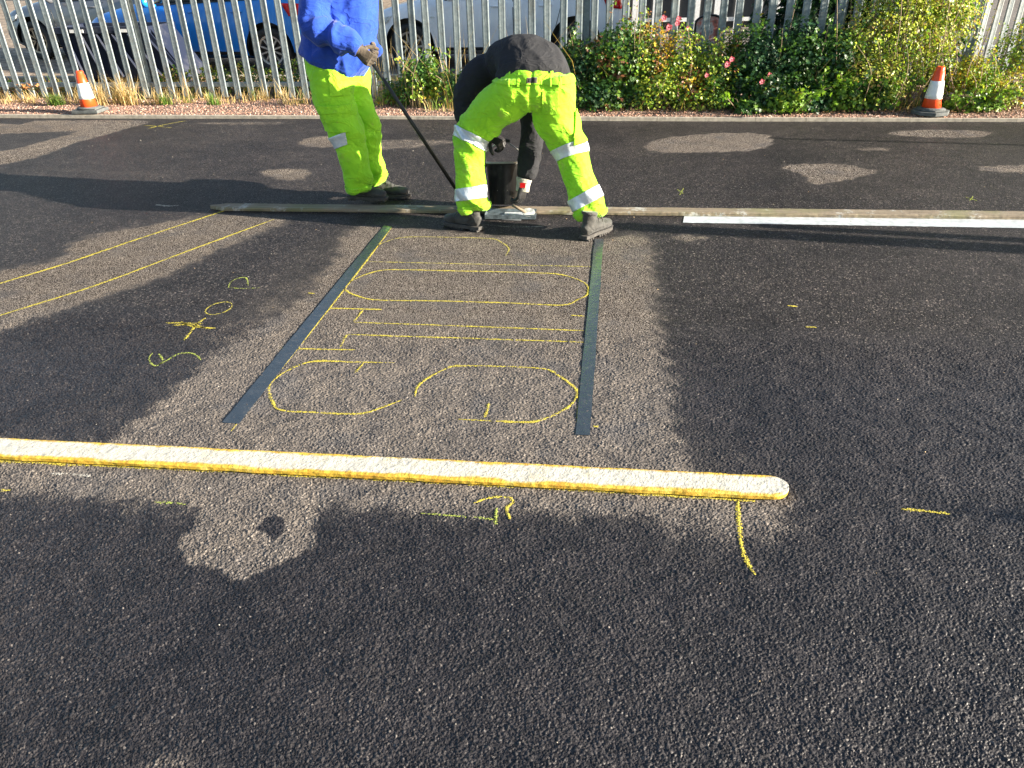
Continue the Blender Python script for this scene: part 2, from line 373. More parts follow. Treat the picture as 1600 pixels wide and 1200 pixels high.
# ------------------------------------------------------------------ the road
def sdf_poly(X, Y, poly):
    P0 = np.array(poly); P1 = np.roll(P0, -1, 0); d = np.full(X.shape, 1e9); ins = np.zeros(X.shape, bool)
    for (ax, ay), (bx, by) in zip(P0, P1):
        ex, ey = bx - ax, by - ay; wx, wy = X - ax, Y - ay
        tt = np.clip((wx * ex + wy * ey) / (ex * ex + ey * ey + 1e-12), 0, 1)
        d = np.minimum(d, np.hypot(wx - ex * tt, wy - ey * tt))
        c = ((ay <= Y) & (by > Y)) | ((by <= Y) & (ay > Y))
        with np.errstate(divide='ignore', invalid='ignore'):
            xi = ax + (Y - ay) * ex / (ey if abs(ey) > 1e-12 else 1e-12)
        ins ^= c & (X < xi)
    return np.where(ins, d, -d)
DRY = [  # photo outlines of the dry, dusty areas of the road, and how soft their rim is (metres), strength
 ([(560,352),(700,362),(900,375),(1000,368),(1018,400),(1022,450),(1030,520),(1038,560),(1046,620),(1052,680),(1080,735),(1215,775),(1205,830),(1120,822),(1000,800),(900,806),(800,792),(700,800),(600,790),(490,790),(300,790),(130,772),(0,765),(0,700),(150,700),(240,640),(330,560),(420,500),(500,440)], .10, 1.),
 ([(170,690),(260,600),(320,520),(430,440),(560,352),(620,360),(500,560),(420,690)], .32, .50),
 ([(285,862),(318,880),(352,895),(376,902),(430,885),(470,862),(492,842),(487,812),(474,780),(400,760),(330,785),(303,822)], .03, 1.15),
 ([(-200,500),(0,425),(60,412),(100,400),(115,380),(165,364),(250,350),(340,336),(440,342),(400,368),(330,395),(255,432),(160,462),(80,490),(0,518),(-200,600)], .10, 1.),
 ([(-200,180),(0,192),(30,194),(60,188),(150,188),(230,189),(200,200),(120,222),(60,244),(0,257),(-200,300),(-200,250),(0,235),(60,222),(120,205),(60,206),(0,208),(-200,215)], .06, 1.05),
 ([(1010,228),(1030,217),(1070,211),(1130,207),(1190,209),(1204,216),(1198,229),(1150,235),(1080,237),(1030,236)], .05, 1.25),
 ([(1222,261),(1255,256),(1320,257),(1350,264),(1374,266),(1335,277),(1300,285),(1270,287),(1262,276)], .04, 1.25),
 ([(1392,208),(1450,204),(1530,206),(1548,211),(1500,216),(1420,213)], .05, 1.25),
 ([(1530,262),(1600,259),(1660,262),(1600,269),(1540,267)], .05, 1.25),
 ([(1340,232),(1380,230),(1392,235),(1350,236)], .04, .6),
 ([(466,222),(500,214),(545,215),(548,230),(480,230)], .05, .8), ([(408,268),(450,264),(490,268),(470,282),(430,280)], .05, .75),
 ([(540,222),(640,218),(720,222),(640,232),(560,236)], .06, .55), ([(300,192),(400,190),(470,193),(380,197)], .05, .5),
 ([(1040,370),(1080,366),(1110,372),(1070,378)], .03, .7), ([(60,262),(180,266),(300,276),(150,272)], .05, .35),
 ([(235,1190),(270,1180),(300,1195),(260,1215)], .04, .6), ([(930,690),(1100,700),(1220,770),(1150,850),(980,790)], .2, .5),
]
def ground_poly(pp): return [tuple(gp(x, y)[:2]) for x, y in pp]
def kerbY(x): return 8.352 - .0152 * x
NY0, NY1 = .80, 3.45
def fanL(y): return -1.25 - .77 * (y - .85) - .12
def fanR(y): return .85 + .435 * (y - .85) + .14
def vor(x, y, s, seed):
    gx = np.floor(x / s).astype(np.int64); gy = np.floor(y / s).astype(np.int64); f1 = np.full(x.shape, 9.); f2 = np.full(x.shape, 9.); idc = np.zeros(x.shape, np.int64); dx_ = np.zeros(x.shape); dy_ = np.zeros(x.shape)
    def h(i, j, k): 
        v = (i * 374761393 + j * 668265263 + k * 974634777 + seed * 1442695) & 0xffffffff; v = ((v ^ (v >> 13)) * 1274126177) & 0xffffffff; v = v ^ (v >> 16); return (v & 0xffff) / 65535.
    for i in (-1, 0, 1):
        for j in (-1, 0, 1):
            a, b = gx + i, gy + j; px = (a + h(a, b, 1)) * s; py = (b + h(a, b, 2)) * s; ex = x - px; ey = y - py; d = np.hypot(ex, ey) / s
            c = d < f1; f2 = np.where(c, f1, np.minimum(f2, d)); f1 = np.where(c, d, f1); idc = np.where(c, a * 92821 + b * 68917, idc); dx_ = np.where(c, ex, dx_); dy_ = np.where(c, ey, dy_)
    r = lambda k: h(idc, idc // 7, k)
    return f1, f2, r, dx_, dy_
def near_road(X, Y, dry):
    wx = X + .0012 * np.sin(X * 900 + Y * 350) + .0012 * np.sin(Y * 1300 - X * 500); wy = Y + .0012 * np.sin(Y * 800 + X * 420 + 1)
    f1, f2, r, ex, ey = vor(wx, wy, .0066, 1); e = np.clip((f2 - f1) / .30, 0, 1); e = e * e * (3 - 2 * e)
    hA = e * (.0018 + .0030 * r(3)) + ex * (r(4) - .5) * .9 + ey * (r(5) - .5) * .8
    g1, g2, q, gx, gy = vor(wx + 3, wy + 5, .0043, 2); e2 = np.clip((g2 - g1) / .3, 0, 1); hB = e2 * (.0012 + .0022 * q(3)) + .0004 + gx * (q(4) - .5) * 1.0
    k1, k2, w3, kx, ky = vor(wx + 7, wy + 2, .0112, 3); e3 = np.clip((k2 - k1) / .35, 0, 1); hC = np.where(w3(7) > .93, e3 * (.0038 + .0016 * w3(3)) + kx * (w3(4) - .5) * .7 + ky * (w3(5) - .5) * .7, -1)
    z = np.maximum(hA, hB); tone = np.where(hA > hB, r(6), q(6)); tone = np.where(hC > z, .2 + .65 * w3(6), tone); z = np.maximum(z, hC); hgt = z / .0040
    big = .0015 * np.sin(X * 31 + 2 * np.sin(Y * 17)) * np.sin(Y * 27 + 1.5 * np.sin(X * 13))
    m = np.minimum(np.minimum(X - fanL(Y), fanR(Y) - X) * 6, NY1 - Y) / .7; m = np.clip(m, 0, 1)
    z = (z - .0030 + big) * np.clip(m * 2.5, 0, 1) + .0004
    grid('road', X, Y, z, dry, dict(hgt=hgt, tone=tone, det=m), 'road')
def grid(name, X, Y, Z, dry, extra, lab):
    ny, nx = X.shape; vs = np.stack([X, Y, Z], -1).reshape(-1, 3)
    me = bpy.data.meshes.new(name); i = np.arange(ny * nx).reshape(ny, nx)
    q = np.stack([i[:-1, :-1], i[:-1, 1:], i[1:, 1:], i[1:, :-1]], -1).reshape(-1, 4)
    me.vertices.add(len(vs)); me.vertices.foreach_set('co', vs.astype(np.float32).ravel())
    me.loops.add(q.size); me.loops.foreach_set('vertex_index', q.astype(np.int32).ravel())
    me.polygons.add(len(q)); me.polygons.foreach_set('loop_start', np.arange(0, q.size, 4, dtype=np.int32)); me.polygons.foreach_set('loop_total', np.full(len(q), 4, np.int32))
    me.update(); me.validate()
    for k, v in dict(dry=dry, **extra).items():
        a = me.attributes.new(k, 'FLOAT', 'POINT'); a.data.foreach_set('value', v.astype(np.float32).ravel())
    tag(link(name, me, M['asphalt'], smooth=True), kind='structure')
def road(det=False):
    if det:
        ys = [NY0]
        while ys[-1] < NY1: ys.append(ys[-1] + .0019 + .0006 * (ys[-1] - .8))
        ys = np.array(ys)[:, None]; u = np.linspace(0, 1, 1450)[None]; X = fanL(ys) + u * (fanR(ys) - fanL(ys)); Y = ys + 0 * u
    else:
        xs = np.arange(-13, 10.01, .035); v = np.linspace(0, 1, 235) ** 1.0
        X, T = np.meshgrid(xs, v); Y = -1.2 + T * (kerbY(X) + 1.2)
    dry = np.zeros(X.shape)
    for pp, soft, st in DRY:
        g = ground_poly(pp); g = [g[-1]] + g + g[:2]; sm = []
        for k in range(1, len(g) - 2):
            p0, p1, p2, p3 = [np.array(q) for q in g[k - 1:k + 3]]
            for tt in (0, .25, .5, .75): sm.append(tuple(.5 * ((2 * p1) + (-p0 + p2) * tt + (2 * p0 - 5 * p1 + 4 * p2 - p3) * tt ** 2 + (-p0 + 3 * p1 - 3 * p2 + p3) * tt ** 3)))
        a_ = np.array(sm); e_ = soft + .02; mk = (X > a_[:, 0].min() - e_) & (X < a_[:, 0].max() + e_) & (Y > a_[:, 1].min() - e_) & (Y < a_[:, 1].max() + e_)
        if not mk.any(): continue
        Xm, Ym = X[mk], Y[mk]; wv = .35 * min(soft, .05)
        Xm = Xm + wv * (np.sin(Ym * 41 + 2 * np.sin(Xm * 23)) + .6 * np.sin(Xm * 97 + Ym * 71)); Ym = Ym + wv * (np.sin(Xm * 37 + 1.7 * np.sin(Ym * 29)) + .6 * np.sin(Xm * 83 - Ym * 107))
        s = sdf_poly(Xm, Ym, sm); dry[mk] = np.maximum(dry[mk], st * np.clip(.5 + .5 * s / soft, 0, 1))
    hole = [(399,827),(410,817),(414,810),(430,807),(443,811),(444,822),(440,834),(425,843),(415,831)]
    s = sdf_poly(X, Y, ground_poly(hole)); dry *= 1 - 1.6 * np.clip(.5 + .5 * s / .012, 0, 1)
    if det: return near_road(X, Y, dry)
    Z = .010 * np.sin(X * .9 + 1.1) * np.sin(Y * .7) * np.clip((Y - 5.8) / 2, 0, 1)
    m = np.clip(np.minimum(np.minimum(X - fanL(Y), fanR(Y) - X), np.minimum(NY1 - Y, Y - NY0)) / .08, 0, 1)
    grid('road', X, Y, Z - .012 * m - .0006 * (m > 0), dry, {}, '')
road(); road(True)
tag(pyobj('ground', [(-250, -250, -.06), (250, -250, -.06), (250, 250, -.06), (-250, 250, -.06)], [(0, 1, 2, 3)], M['ground']), kind='structure')
# kerb edging (flush concrete strip, a little proud of the road)
mb = MB(); n = 46; X_ = np.linspace(-13, 10, n + 1)
for a, b in zip(X_[:-1], X_[1:]):
    h = .034
    mb.add([(a + .002, kerbY(a), -.05), (b - .002, kerbY(b), -.05), (b - .002, kerbY(b) + .036, -.05), (a + .002, kerbY(a) + .036, -.05),
            (a + .002, kerbY(a), h), (b - .002, kerbY(b), h), (b - .002, kerbY(b) + .036, h), (a + .002, kerbY(a) + .036, h)],
           [(0, 3, 2, 1), (4, 5, 6, 7), (0, 1, 5, 4), (2, 3, 7, 6), (0, 4, 7, 3), (1, 2, 6, 5)])
tag(mb.build('kerb', M['kerb']), kind='structure')
# gravel verge
def verge():
    xs = np.arange(-13, 10.01, .06); ys = np.linspace(0, 1, 46); vs = []; nx = len(xs)
    for v in ys:
        for x in xs:
            y = kerbY(x) + .036 + v * (11.05 - kerbY(x) - .036)
            z = .028 + .03 * min(1, v * 5) * (.6 + .8 * mnoise.noise(V((x * 1.5, y * 2, 0)))) + .012 * mnoise.noise(V((x * 9, y * 9, 3)))
            if v == 0: z = .030
            vs.append((x, y, z))
    fs = [(j * nx + i, j * nx + i + 1, (j + 1) * nx + i + 1, (j + 1) * nx + i) for j in range(len(ys) - 1) for i in range(nx - 1)]
    tag(pyobj('verge', vs, fs, M['gravel'], smooth=True), kind='structure')
verge()
# loose stones of the verge, one mass of gravel
def stones():
    R = np.random.RandomState(3); N = 14000
    base = np.array([(1, 0, 0), (-1, 0, 0), (0, 1, 0), (0, -1, 0), (0, 0, 1), (0, 0, -1)], float)
    F = np.array([(0, 2, 4), (2, 1, 4), (1, 3, 4), (3, 0, 4), (2, 0, 5), (1, 2, 5), (3, 1, 5), (0, 3, 5)])
    x = R.uniform(-8.5, 6, N); u = R.rand(N) ** 1.2; y = 8.352 - .0152 * x + .06 + u * 1.1
    s = R.uniform(.005, .012, N)
    ang = R.rand(N) * 6.28; vv = base[None] * (s[:, None, None] * R.uniform(.6, 1.2, (N, 1, 3))) + R.normal(0, 1, (N, 6, 3)) * s[:, None, None] * .2
    c, sn = np.cos(ang)[:, None], np.sin(ang)[:, None]; vx = vv[..., 0] * c - vv[..., 1] * sn; vy = vv[..., 0] * sn + vv[..., 1] * c
    z = np.array([.028 + .03 * min(1, ((yy - (8.402 - .0152 * xx)) / 2.65) * 5) * (.6 + .8 * mnoise.noise(V((xx * 1.5, yy * 2, 0)))) for xx, yy in zip(x, y)])
    P_ = np.stack([vx + x[:, None], vy + y[:, None], vv[..., 2] * .8 + z[:, None] + .004], -1)
    cols = np.array([(.36, .215, .15), (.44, .29, .21), (.25, .15, .115), (.52, .41, .33), (.12, .09, .085), (.40, .24, .16)]) * R.uniform(.8, 1.15, (1, 3))
    ci = R.randint(0, 6, N)
    leafmesh('gravel_stone', P_, F, cols[ci], M['stone'], kind='stuff')
def leafmesh(name, P_, F, cols, mat, parent=None, kind=None, smooth=False):
    """N copies of a small template: P_ (N,k,3), F (m,3) faces, cols (N,3)"""
    N, k, _ = P_.shape; q = (F[None] + (np.arange(N) * k)[:, None, None]).reshape(-1, F.shape[1])
    me = bpy.data.meshes.new(name); me.vertices.add(N * k); me.vertices.foreach_set('co', P_.astype(np.float32).ravel())
    w_ = F.shape[1]; me.loops.add(q.size); me.loops.foreach_set('vertex_index', q.astype(np.int32).ravel())
    me.polygons.add(len(q)); me.polygons.foreach_set('loop_start', np.arange(0, q.size, w_, dtype=np.int32)); me.polygons.foreach_set('loop_total', np.full(len(q), w_, np.int32))
    me.update(); me.validate()
    a = me.attributes.new('col', 'FLOAT_COLOR', 'POINT'); cc = np.ones((N, k, 4), np.float32); cc[..., :3] = cols[:, None, :]
    a.data.foreach_set('color', cc.ravel())
    o = link(name, me, mat, parent, smooth)
    if kind: o['kind'] = kind
    return o
ms, t, p = nodes('loose stone'); a = ND(t, 'Attribute', attribute_name='col'); L(t, a.outputs['Color'], p.inputs['Base Color']); p.inputs['Roughness'].default_value = .8
M['stone'] = ms
stones()
def grit():
    R = np.random.RandomState(8); N = 260; base = np.array([(1, 0, 0), (-1, 0, 0), (0, 1, 0), (0, -1, 0), (0, 0, 1), (0, 0, -1)], float)
    F = np.array([(0, 2, 4), (2, 1, 4), (1, 3, 4), (3, 0, 4), (2, 0, 5), (1, 2, 5), (3, 1, 5), (0, 3, 5)])
    y = .9 + R.rand(N) ** .8 * 7.2; x = R.uniform(-1, 1, N) * (1.2 + y * .62) - .1; sz = R.uniform(.0014, .0036, N) * (.7 + y * .12)
    vv = base[None] * (sz[:, None, None] * R.uniform(.6, 1.2, (N, 1, 3))) + R.normal(0, 1, (N, 6, 3)) * sz[:, None, None] * .25
    P_ = vv * np.array([1, 1, .7]) + np.stack([x, y, np.full(N, .004)], -1)[:, None]
    o = leafmesh('loose_grit', P_, F, np.array([(.45, .42, .36), (.30, .27, .22), (.5, .36, .2), (.22, .2, .18)])[R.randint(0, 4, N)], M['stone'], kind='stuff'); tag(o, 'pale loose grit scattered over the road', 'grit')
grit()

# ------------------------------------------------------------------ chalk, tape and paint on the road
ZC = .0018
def stroke(name, lines, w_, mat, label, cat='chalk mark', group=None, z=ZC):
    """a chalk drawing: several strokes given by photo points of the ground; ribbon with a wavy edge"""
    vs = []; fs = []; ac = []
    for ln in lines:
        P_ = [gp(*q[:2]) for q in ln]; P_ = [V((q.x, q.y, 0)) for q in P_]
        rows = spline([tuple(q) for q in P_], 7) if len(P_) > 2 else [np.array(P_[0]) * (1 - k / 8) + np.array(P_[1]) * k / 8 for k in range(9)]
        pts = [V(r) for r in rows]; d = [0]; base = len(vs)
        for i, q in enumerate(pts):
            tn = (pts[min(i + 1, len(pts) - 1)] - pts[max(i - 1, 0)]).normalized(); nn = V((-tn.y, tn.x, 0))
            f_ = i / (len(pts) - 1); j = w_ * (1 + .45 * mnoise.noise(q * 14)) * .5 * min(1, .35 + 7 * min(f_, 1 - f_)); off = nn * (w_ * .25 * mnoise.noise(q * 7 + V((3, 3, 3))))
            for k, aa in ((-1.5, 0), (0, 1), (1.5, 0)):
                vs.append(q + nn * j * k + off + V((0, 0, z))); ac.append(aa)
        for i in range(len(pts) - 1):
            for k in range(2):
                a = base + i * 3 + k; fs.append((a, a + 3, a + 4, a + 1))
    o = pyobj(name, vs, fs, mat); at_ = o.data.attributes.new('across', 'FLOAT', 'POINT'); at_.data.foreach_set('value', ac)
    return tag(o, label, cat, group)
CH_ = M['chalk']; CF = M['chalk_faint']; CG = M['chalk_green']
G1 = 'big chalk letters between the two tape strips'
stroke('chalk_letter', [[(617,567),(550,566),(490,565),(450,579),(427,595),(420,610),(424,625),(438,641),(500,645),(560,647),(595,638),(628,625)], [(568,568),(555,583)],
  [(648,621),(653,604),(670,590),(698,576),(715,572),(780,573),(850,577),(875,589),(893,602),(902,615),(894,631),(873,645),(850,655),(827,660),(770,658),(713,655)], [(764,630),(757,653)]], .011, CH_, 'large yellow chalk letter S nearest the camera between tape strips', group=G1)
stroke('chalk_letter', [[(437,544),(500,546),(556,547)], [(532,543),(542,523)], [(542,523),(700,528),(912,535)], [(553,504),(700,509),(912,517)], [(553,503),(567,485)], [(513,482),(560,483),(597,484)], [(892,493),(913,494)]], .010, CH_, 'large chalk letter T, second from the front, with two long strokes', group=G1)
stroke('chalk_letter', [[(553,437),(572,429),(605,422),(680,423),(780,425),(850,427),(880,430),(905,438),(918,447),(918,460),(902,469),(878,477),(800,474),(700,471),(590,469),(560,463),(543,456),(538,447),(553,437)]], .011, CH_, 'large chalk letter O as a long oval, third from the front', group=G1)
stroke('chalk_letter', [[(573,409),(700,412),(924,417)], [(586,387),(600,379),(633,371),(700,371),(765,373),(782,378),(795,388),(790,400)]], .009, CF, 'large chalk letter P farthest back, just in front of the boots', group=G1)
G2 = 'small handwritten chalk letters on the dark asphalt'
stroke('chalk_letter', [[(248,553),(254,563),(247,571),(237,569),(233,560),(238,552)], [(248,571),(263,562),(280,553),(297,552),(308,556),(314,563)]], .010, CG, 'small wavy chalk letter S at the lower end of the handwritten word', group=G2)
stroke('chalk_letter', [[(258,505),(285,505),(317,506)], [(270,509),(300,507),(318,512),(337,513)], [(321,497),(305,510),(288,532)], [(283,503),(300,510),(322,512)]], .012, CH_, 'small starry chalk letter T crossed several times', group=G2)
stroke('chalk_letter', [[(342 + 21 * cos(q) , 482 + 8.5 * sin(q) - 5 * cos(q)) for q in [2 * pi * k / 12 for k in range(13)]]], .008, CF, 'small oval chalk letter O of the handwritten word', group=G2)
stroke('chalk_letter', [[(357,450),(361,441),(373,435),(385,435),(388,447)], [(357,450),(380,451),(407,450)]], .009, CG, 'small chalk letter P at the top of the handwritten word', group=G2)
G3 = 'long chalk guide lines'
stroke('chalk_line', [[(-60,460),(0,443),(100,413),(200,379),(340,333),(385,318)]], .017, CH_, 'long yellow chalk line at far left, the farther of a parallel pair', 'chalk line', G3)
stroke('chalk_line', [[(-60,512),(0,493),(150,446),(300,390),(428,343)]], .015, CH_, 'long yellow chalk line at far left, the nearer of a parallel pair', 'chalk line', G3)
stroke('chalk_line', [[(612,356),(540,450),(460,551),(361,674)]], .009, CH_, 'chalk line along the right edge of the slanting left tape', 'chalk line', G3)
stroke('chalk_line', [[(932,377),(922,470),(911,580),(901,660)]], .009, CH_, 'chalk line along the left edge of the right tape', 'chalk line', G3)
stroke('chalk_line', [[(-80,716),(0,720),(300,733),(600,749),(900,765),(1180,783)]], .018, CH_, 'rough yellow chalk line along the near side of the painted board', 'chalk line', G3)
G4 = 'short stray chalk marks on the road'
stroke('chalk_line', [[(1154,782),(1154,810),(1156,840),(1163,870),(1180,899)]], .012, CH_, 'curved chalk tail dropping from the end of the painted board', 'chalk line', G3)
for ln, m_, w_, lb in [
 ([[(1408,797),(1440,799),(1484,803)]], CH_, .012, 'bright short yellow dash right of the painted board end'),
 ([[(241,785),(265,786),(293,789)]], CG, .011, 'greenish chalk dash left of the dusty round patch'),
 ([[(657,802),(715,807),(776,812)], [(776,794),(774,823)]], CG, .010, 'greenish chalk line with a cross tick below the board'),
 ([[(740,787),(762,779),(792,777),(801,784),(792,795),(797,812)]], CH_, .010, 'chalk squiggle like a hook below the painted board'),
 ([[(0,766),(17,767)]], CH_, .010, 'tiny yellow dash at the left edge below the board'),
 ([[(81,740),(110,741),(142,745)]], M['chalk_white'], .014, 'pale white scuff on the road below the left of the board'),
 ([[(1230,478),(1246,479)]], CH_, .008, 'tiny dash right of the tape, the farther of two'),
 ([[(1258,511),(1276,512)]], CH_, .008, 'tiny dash right of the tape, the nearer of two'),
 ([[(481,458),(492,459)]], CH_, .009, 'tiny dash just left of the slanting tape'),
 ([[(927,666),(935,667)]], CH_, .010, 'tiny tick beside the near end of the right tape'),
 ([[(1058,296),(1068,303)], [(1068,294),(1062,305)]], CG, .010, 'small cross tick behind the rear board right of the workers'),
 ([[(1508,308),(1527,314)], [(1515,314),(1520,307)]], CG, .010, 'faint tick behind the rear board at far right'),
 ([[(225,196),(250,198),(268,200)], [(232,201),(262,194),(290,189)]], CF, .016, 'faint arrow shaped chalk tick near the left cone'),
 ([[(243,320),(262,322),(280,321)]], M['chalk_white'], .035, 'pale smear left of the pointed rear board end'),
 ([[(757,351),(800,355),(850,354)]], M['chalk_white'], .010, 'thin pale scratch between the bending worker\'s boots'),
 ([[(370,664),(430,540),(432,545)]], CF, .004, 'faint scratch of chalk beside the slanting tape')][:15]:
    stroke('chalk_tick', ln, w_, m_, lb, 'chalk mark', G4)

def sheet(name, quad, mat, label, cat, z=.0026, rows=24, wav=.004, group=None):
    a, b, c, d = [gp(*q) for q in quad]; vs = []; fs = []     # a-b far end, d-c near end
    for i in range(rows + 1):
        f = i / rows; l = a.lerp(d, f); r = b.lerp(c, f)
        k1 = wav * mnoise.noise(V((f * 13, 1, 0))); k2 = wav * mnoise.noise(V((f * 13, 5, 0)))
        zz_ = z + .0006 * mnoise.noise(V((f * 9, 2, 2)))
        vs += [(l.x + k1, l.y, zz_), (r.x + k2, r.y, zz_)]
        if i: fs.append((2 * i - 2, 2 * i, 2 * i + 1, 2 * i - 1))
    o = pyobj(name, vs, fs, mat); so_ = o.modifiers.new('s', 'SOLIDIFY'); so_.thickness = .0008; so_.offset = 1
    return tag(o, label, cat, group)
mt, t, p = nodes('dark adhesive tape'); c = wpos(t)
cc = ramp(t, noise(t, c, 16, 5, .7), [(.3, (.022, .032, .044)), (.62, (.034, .044, .056)), (.75, (.10, .105, .105))]); L(t, cc, p.inputs['Base Color'])
p.inputs['Roughness'].default_value = .24; p.inputs['Specular IOR Level'].default_value = .6; cc = mix(t, cc, (.13, .12, .105), mth(t, 'MULTIPLY', sstep(t, noise(t, c, 38, 6, .75), .56, .70), .55)); L(t, cc, p.inputs['Base Color']); L(t, mth(t, 'MULTIPLY_ADD', noise(t, c, 20, 4), .35, .10), p.inputs['Roughness']); bump(t, p, noise(t, c, 30, 4, .6), .0035, .6)
M['tape'] = mt
sheet('adhesive_tape', [(600,353),(612,355),(374,663),(347,661)], M['tape'], 'dark bluish tape strip slanting down left of the letters', 'tape', group='tape strips marking the letter width')
sheet('adhesive_tape', [(929,374),(943,374),(922,681),(899,680)], M['tape'], 'dark tape strip right of the letters, starting under the boot', 'tape', group='tape strips marking the letter width')
def painted_line():
    vs = []; fs = []; a, b, c, d = [gp(*q) for q in [(1069,338.5),(1760,344),(1760,359.5),(1067,348.5)]]; n = 260
    for i in range(n + 1):
        f = i / n; p, q = a.lerp(b, f), d.lerp(c, f); k = .004 * mnoise.noise(V((f * 60, 0, 0))) + .003 * mnoise.noise(V((f * 230, 0, 4))) ; x0_ = .01 * mnoise.noise(V((0, 3, 7))) if i == 0 else 0
        vs += [(p.x + x0_, p.y, .003), (q.x - x0_, q.y + k, .003)]
        if i: fs.append((2 * i - 2, 2 * i - 1, 2 * i + 1, 2 * i))
    tag(pyobj('painted_line', vs, fs, M['white_paint']), 'fresh white road line painted along the rear board', 'road line')
painted_line()

# boards
def board(name, x0, x1, y, hw, th, mat, label, pointed=None, rounded=None, rz=0., z0=.004, wavez=.0):
    t_ = 700; mb = MB(); rows = []
    for i in range(t_ + 1):
        x = x0 + (x1 - x0) * i / t_; h = hw
        rows.append((x, h))
    if pointed: rows = [(x0 - .10, .012), (x0 - .03, hw * .62)] + rows
    if rounded: rows = [q_ for q_ in rows if q_[0] < x1 - hw - .005] + [(x1 - hw + hw * sin(a), max(hw * cos(a), .004)) for a in [pi / 2 * k / 8 for k in range(9)]]
    prof = [(-1, 0), (-1, .72), (-.9, 1)] + [(q_ / 10, 1) for q_ in range(-7, 8, 2)] + [(.9, 1), (1, .72), (1, 0)]
    vs = []; k = len(prof)
    for (x, h) in rows:
        zz_ = wavez * mnoise.noise(V((x * .8, 0, 0)))
        for (a, b) in prof: vs.append((x + (.004 * mnoise.noise(V((x * 6, a * 3, b))) if rounded else 0), a * h + a * .004 * mnoise.noise(V((x * 9, a * 5, b * 2))) + .002 * mnoise.noise(V((x * 40, a, b))) , z0 + b * th + zz_ + .0015 * b * mnoise.noise(V((x * 7, a * 2, 3))) + (.0010 * mnoise.noise(V((x * 40, a * 4, 9))) + .0008 * mnoise.noise(V((x * 130, a * 9, 2))) if b == 1 else 0)))
    fs = [(i * k + j, (i + 1) * k + j, (i + 1) * k + (j + 1) % k, i * k + (j + 1) % k) for i in range(len(rows) - 1) for j in range(k)]
    fs += [tuple(range(k)), tuple((len(rows) - 1) * k + j for j in range(k))[::-1]]
    me = MB().add(vs, fs).mesh(name); o = link(name, me, mat); o.location = (0, y, 0); o.rotation_euler = (0, 0, rz)
    return tag(o, label, 'board')
A = gp(0, 697, .027); B = gp(1200, 757.5, .027)
ang = atan2(B.y - A.y, B.x - A.x)
fb = board('painted_board', -3.6, 0, 0, .0565, .018, M['caked'], 'near board caked in white and yellow paint with a rounded end', rounded=True, rz=ang, z0=.009)
e = gp(1232, 759, .027); fb.location = (e.x, e.y, 0)
A = gp(340, 322, .03); B = gp(1500, 334, .03); ang = atan2(B.y - A.y, B.x - A.x)
rb = board('straight_edge_board', (.1), 8.2, 0, .056, .024, M['wood'], 'long weathered brown board under the workers with a pointed end', pointed=True, rz=ang)
e = gp(329, 320, .03); rb.location = (e.x, e.y, 0)

# ------------------------------------------------------------------ cones
mo = plain('orange cone plastic', (.80, .075, .012), .38, var=.12, scale=14)
mw = plain('white reflective sleeve', (.78, .79, .78), .35, var=.06)
def cone(loc, rz, label, octo=False):
    r = empty('traffic_cone', loc, rz, label, 'traffic cone', 'red and white traffic cones on the verge')
    prof = lambda z: .098 - .055 * (z / .45)
    def ring(name, z0, z1, mat, extra=0., lip=False):
        pr = [(prof(z0) + extra - .006, z0), (prof(z0) + extra, z0 + .002)] + [(prof(z0 + (z1 - z0) * k / 4) + extra, z0 + (z1 - z0) * k / 4) for k in range(1, 4)] + [(prof(z1) + extra, z1 - .002), (prof(z1) + extra - .006, z1)]
        return MB().lathe(pr, 28).build(name, mat, r, True)
    body = MB().lathe([(prof(.045), .045), (prof(.15), .15), (prof(.30), .30), (prof(.405), .405), (prof(.41) - .007, .41), (prof(.41) - .006, .438), (prof(.44) - .012, .448), (.016, .448), (.016, .38)], 28)
    body.build('cone_body', mo, r, True)
    ring('reflective_sleeve', .150, .318, mw, .004)
    b = MB(); q = .155 if not octo else .17
    if octo: pts = [(q * 1.08 * cos(a), q * 1.08 * sin(a)) for a in [pi / 8 + k * pi / 4 for k in range(8)]]
    else: pts = [(-q, -q * .85), (q, -q * .85), (q, q * .85), (-q, q * .85)]
    b.prism(pts, 0, .036); b.prism([(x * .8, y * .8) for x, y in pts], .0362, .05)
    b.lathe([(.135, .05), (.118, .062), (.104, .066)], 24)
    b.build('base', M['cone_rubber'], r, bevel=.006)
    return r
cone((gp(148,176)[0] + .09, 8.58, .045), radians(4), 'smaller looking red and white cone at far left by the dry grass')
cone((gp(1444,181)[0], 8.50, .045), radians(20), 'red and white cone with a dark octagonal base before the bushes', True)

# ------------------------------------------------------------------ palisade fence
FY = 9.32
def pale_mesh(h=2.1):
    prof = [(-.041, .010), (-.037, .001), (-.028, -.001), (-.012, .0006), (.012, .0006), (.028, -.001), (.037, .001), (.041, .010)]
    th = .003; out = [(x, y) for x, y in prof] + [(x, y + th) for x, y in prof[::-1]]
    zt = lambda x: h - .05 + (.05 if abs(x) < .016 else (.02 if .02 < abs(x) < .041 else -.02))
    vs = [(x, y, 0) for x, y in out] + [(x, y, h - .06) for x, y in out] + [(x * .9, y, zt(x)) for x, y in out]; n = len(out); fs = []
    for l in (0, 1):
        for k in range(n): fs.append((l * n + k, l * n + (k + 1) % n, (l + 1) * n + (k + 1) % n, (l + 1) * n + k))
    m_ = n // 2
    for k in range(m_ - 1):
        a, b, c, d = k, k + 1, n - 2 - k, n - 1 - k
        fs.append((a, d, c, b)); fs.append((2 * n + a, 2 * n + b, 2 * n + c, 2 * n + d))
    me = bpy.data.meshes.new('pale'); me.from_pydata(vs, [], fs); me.update(); me.materials.append(M['galv']); return me
PALE = pale_mesh()
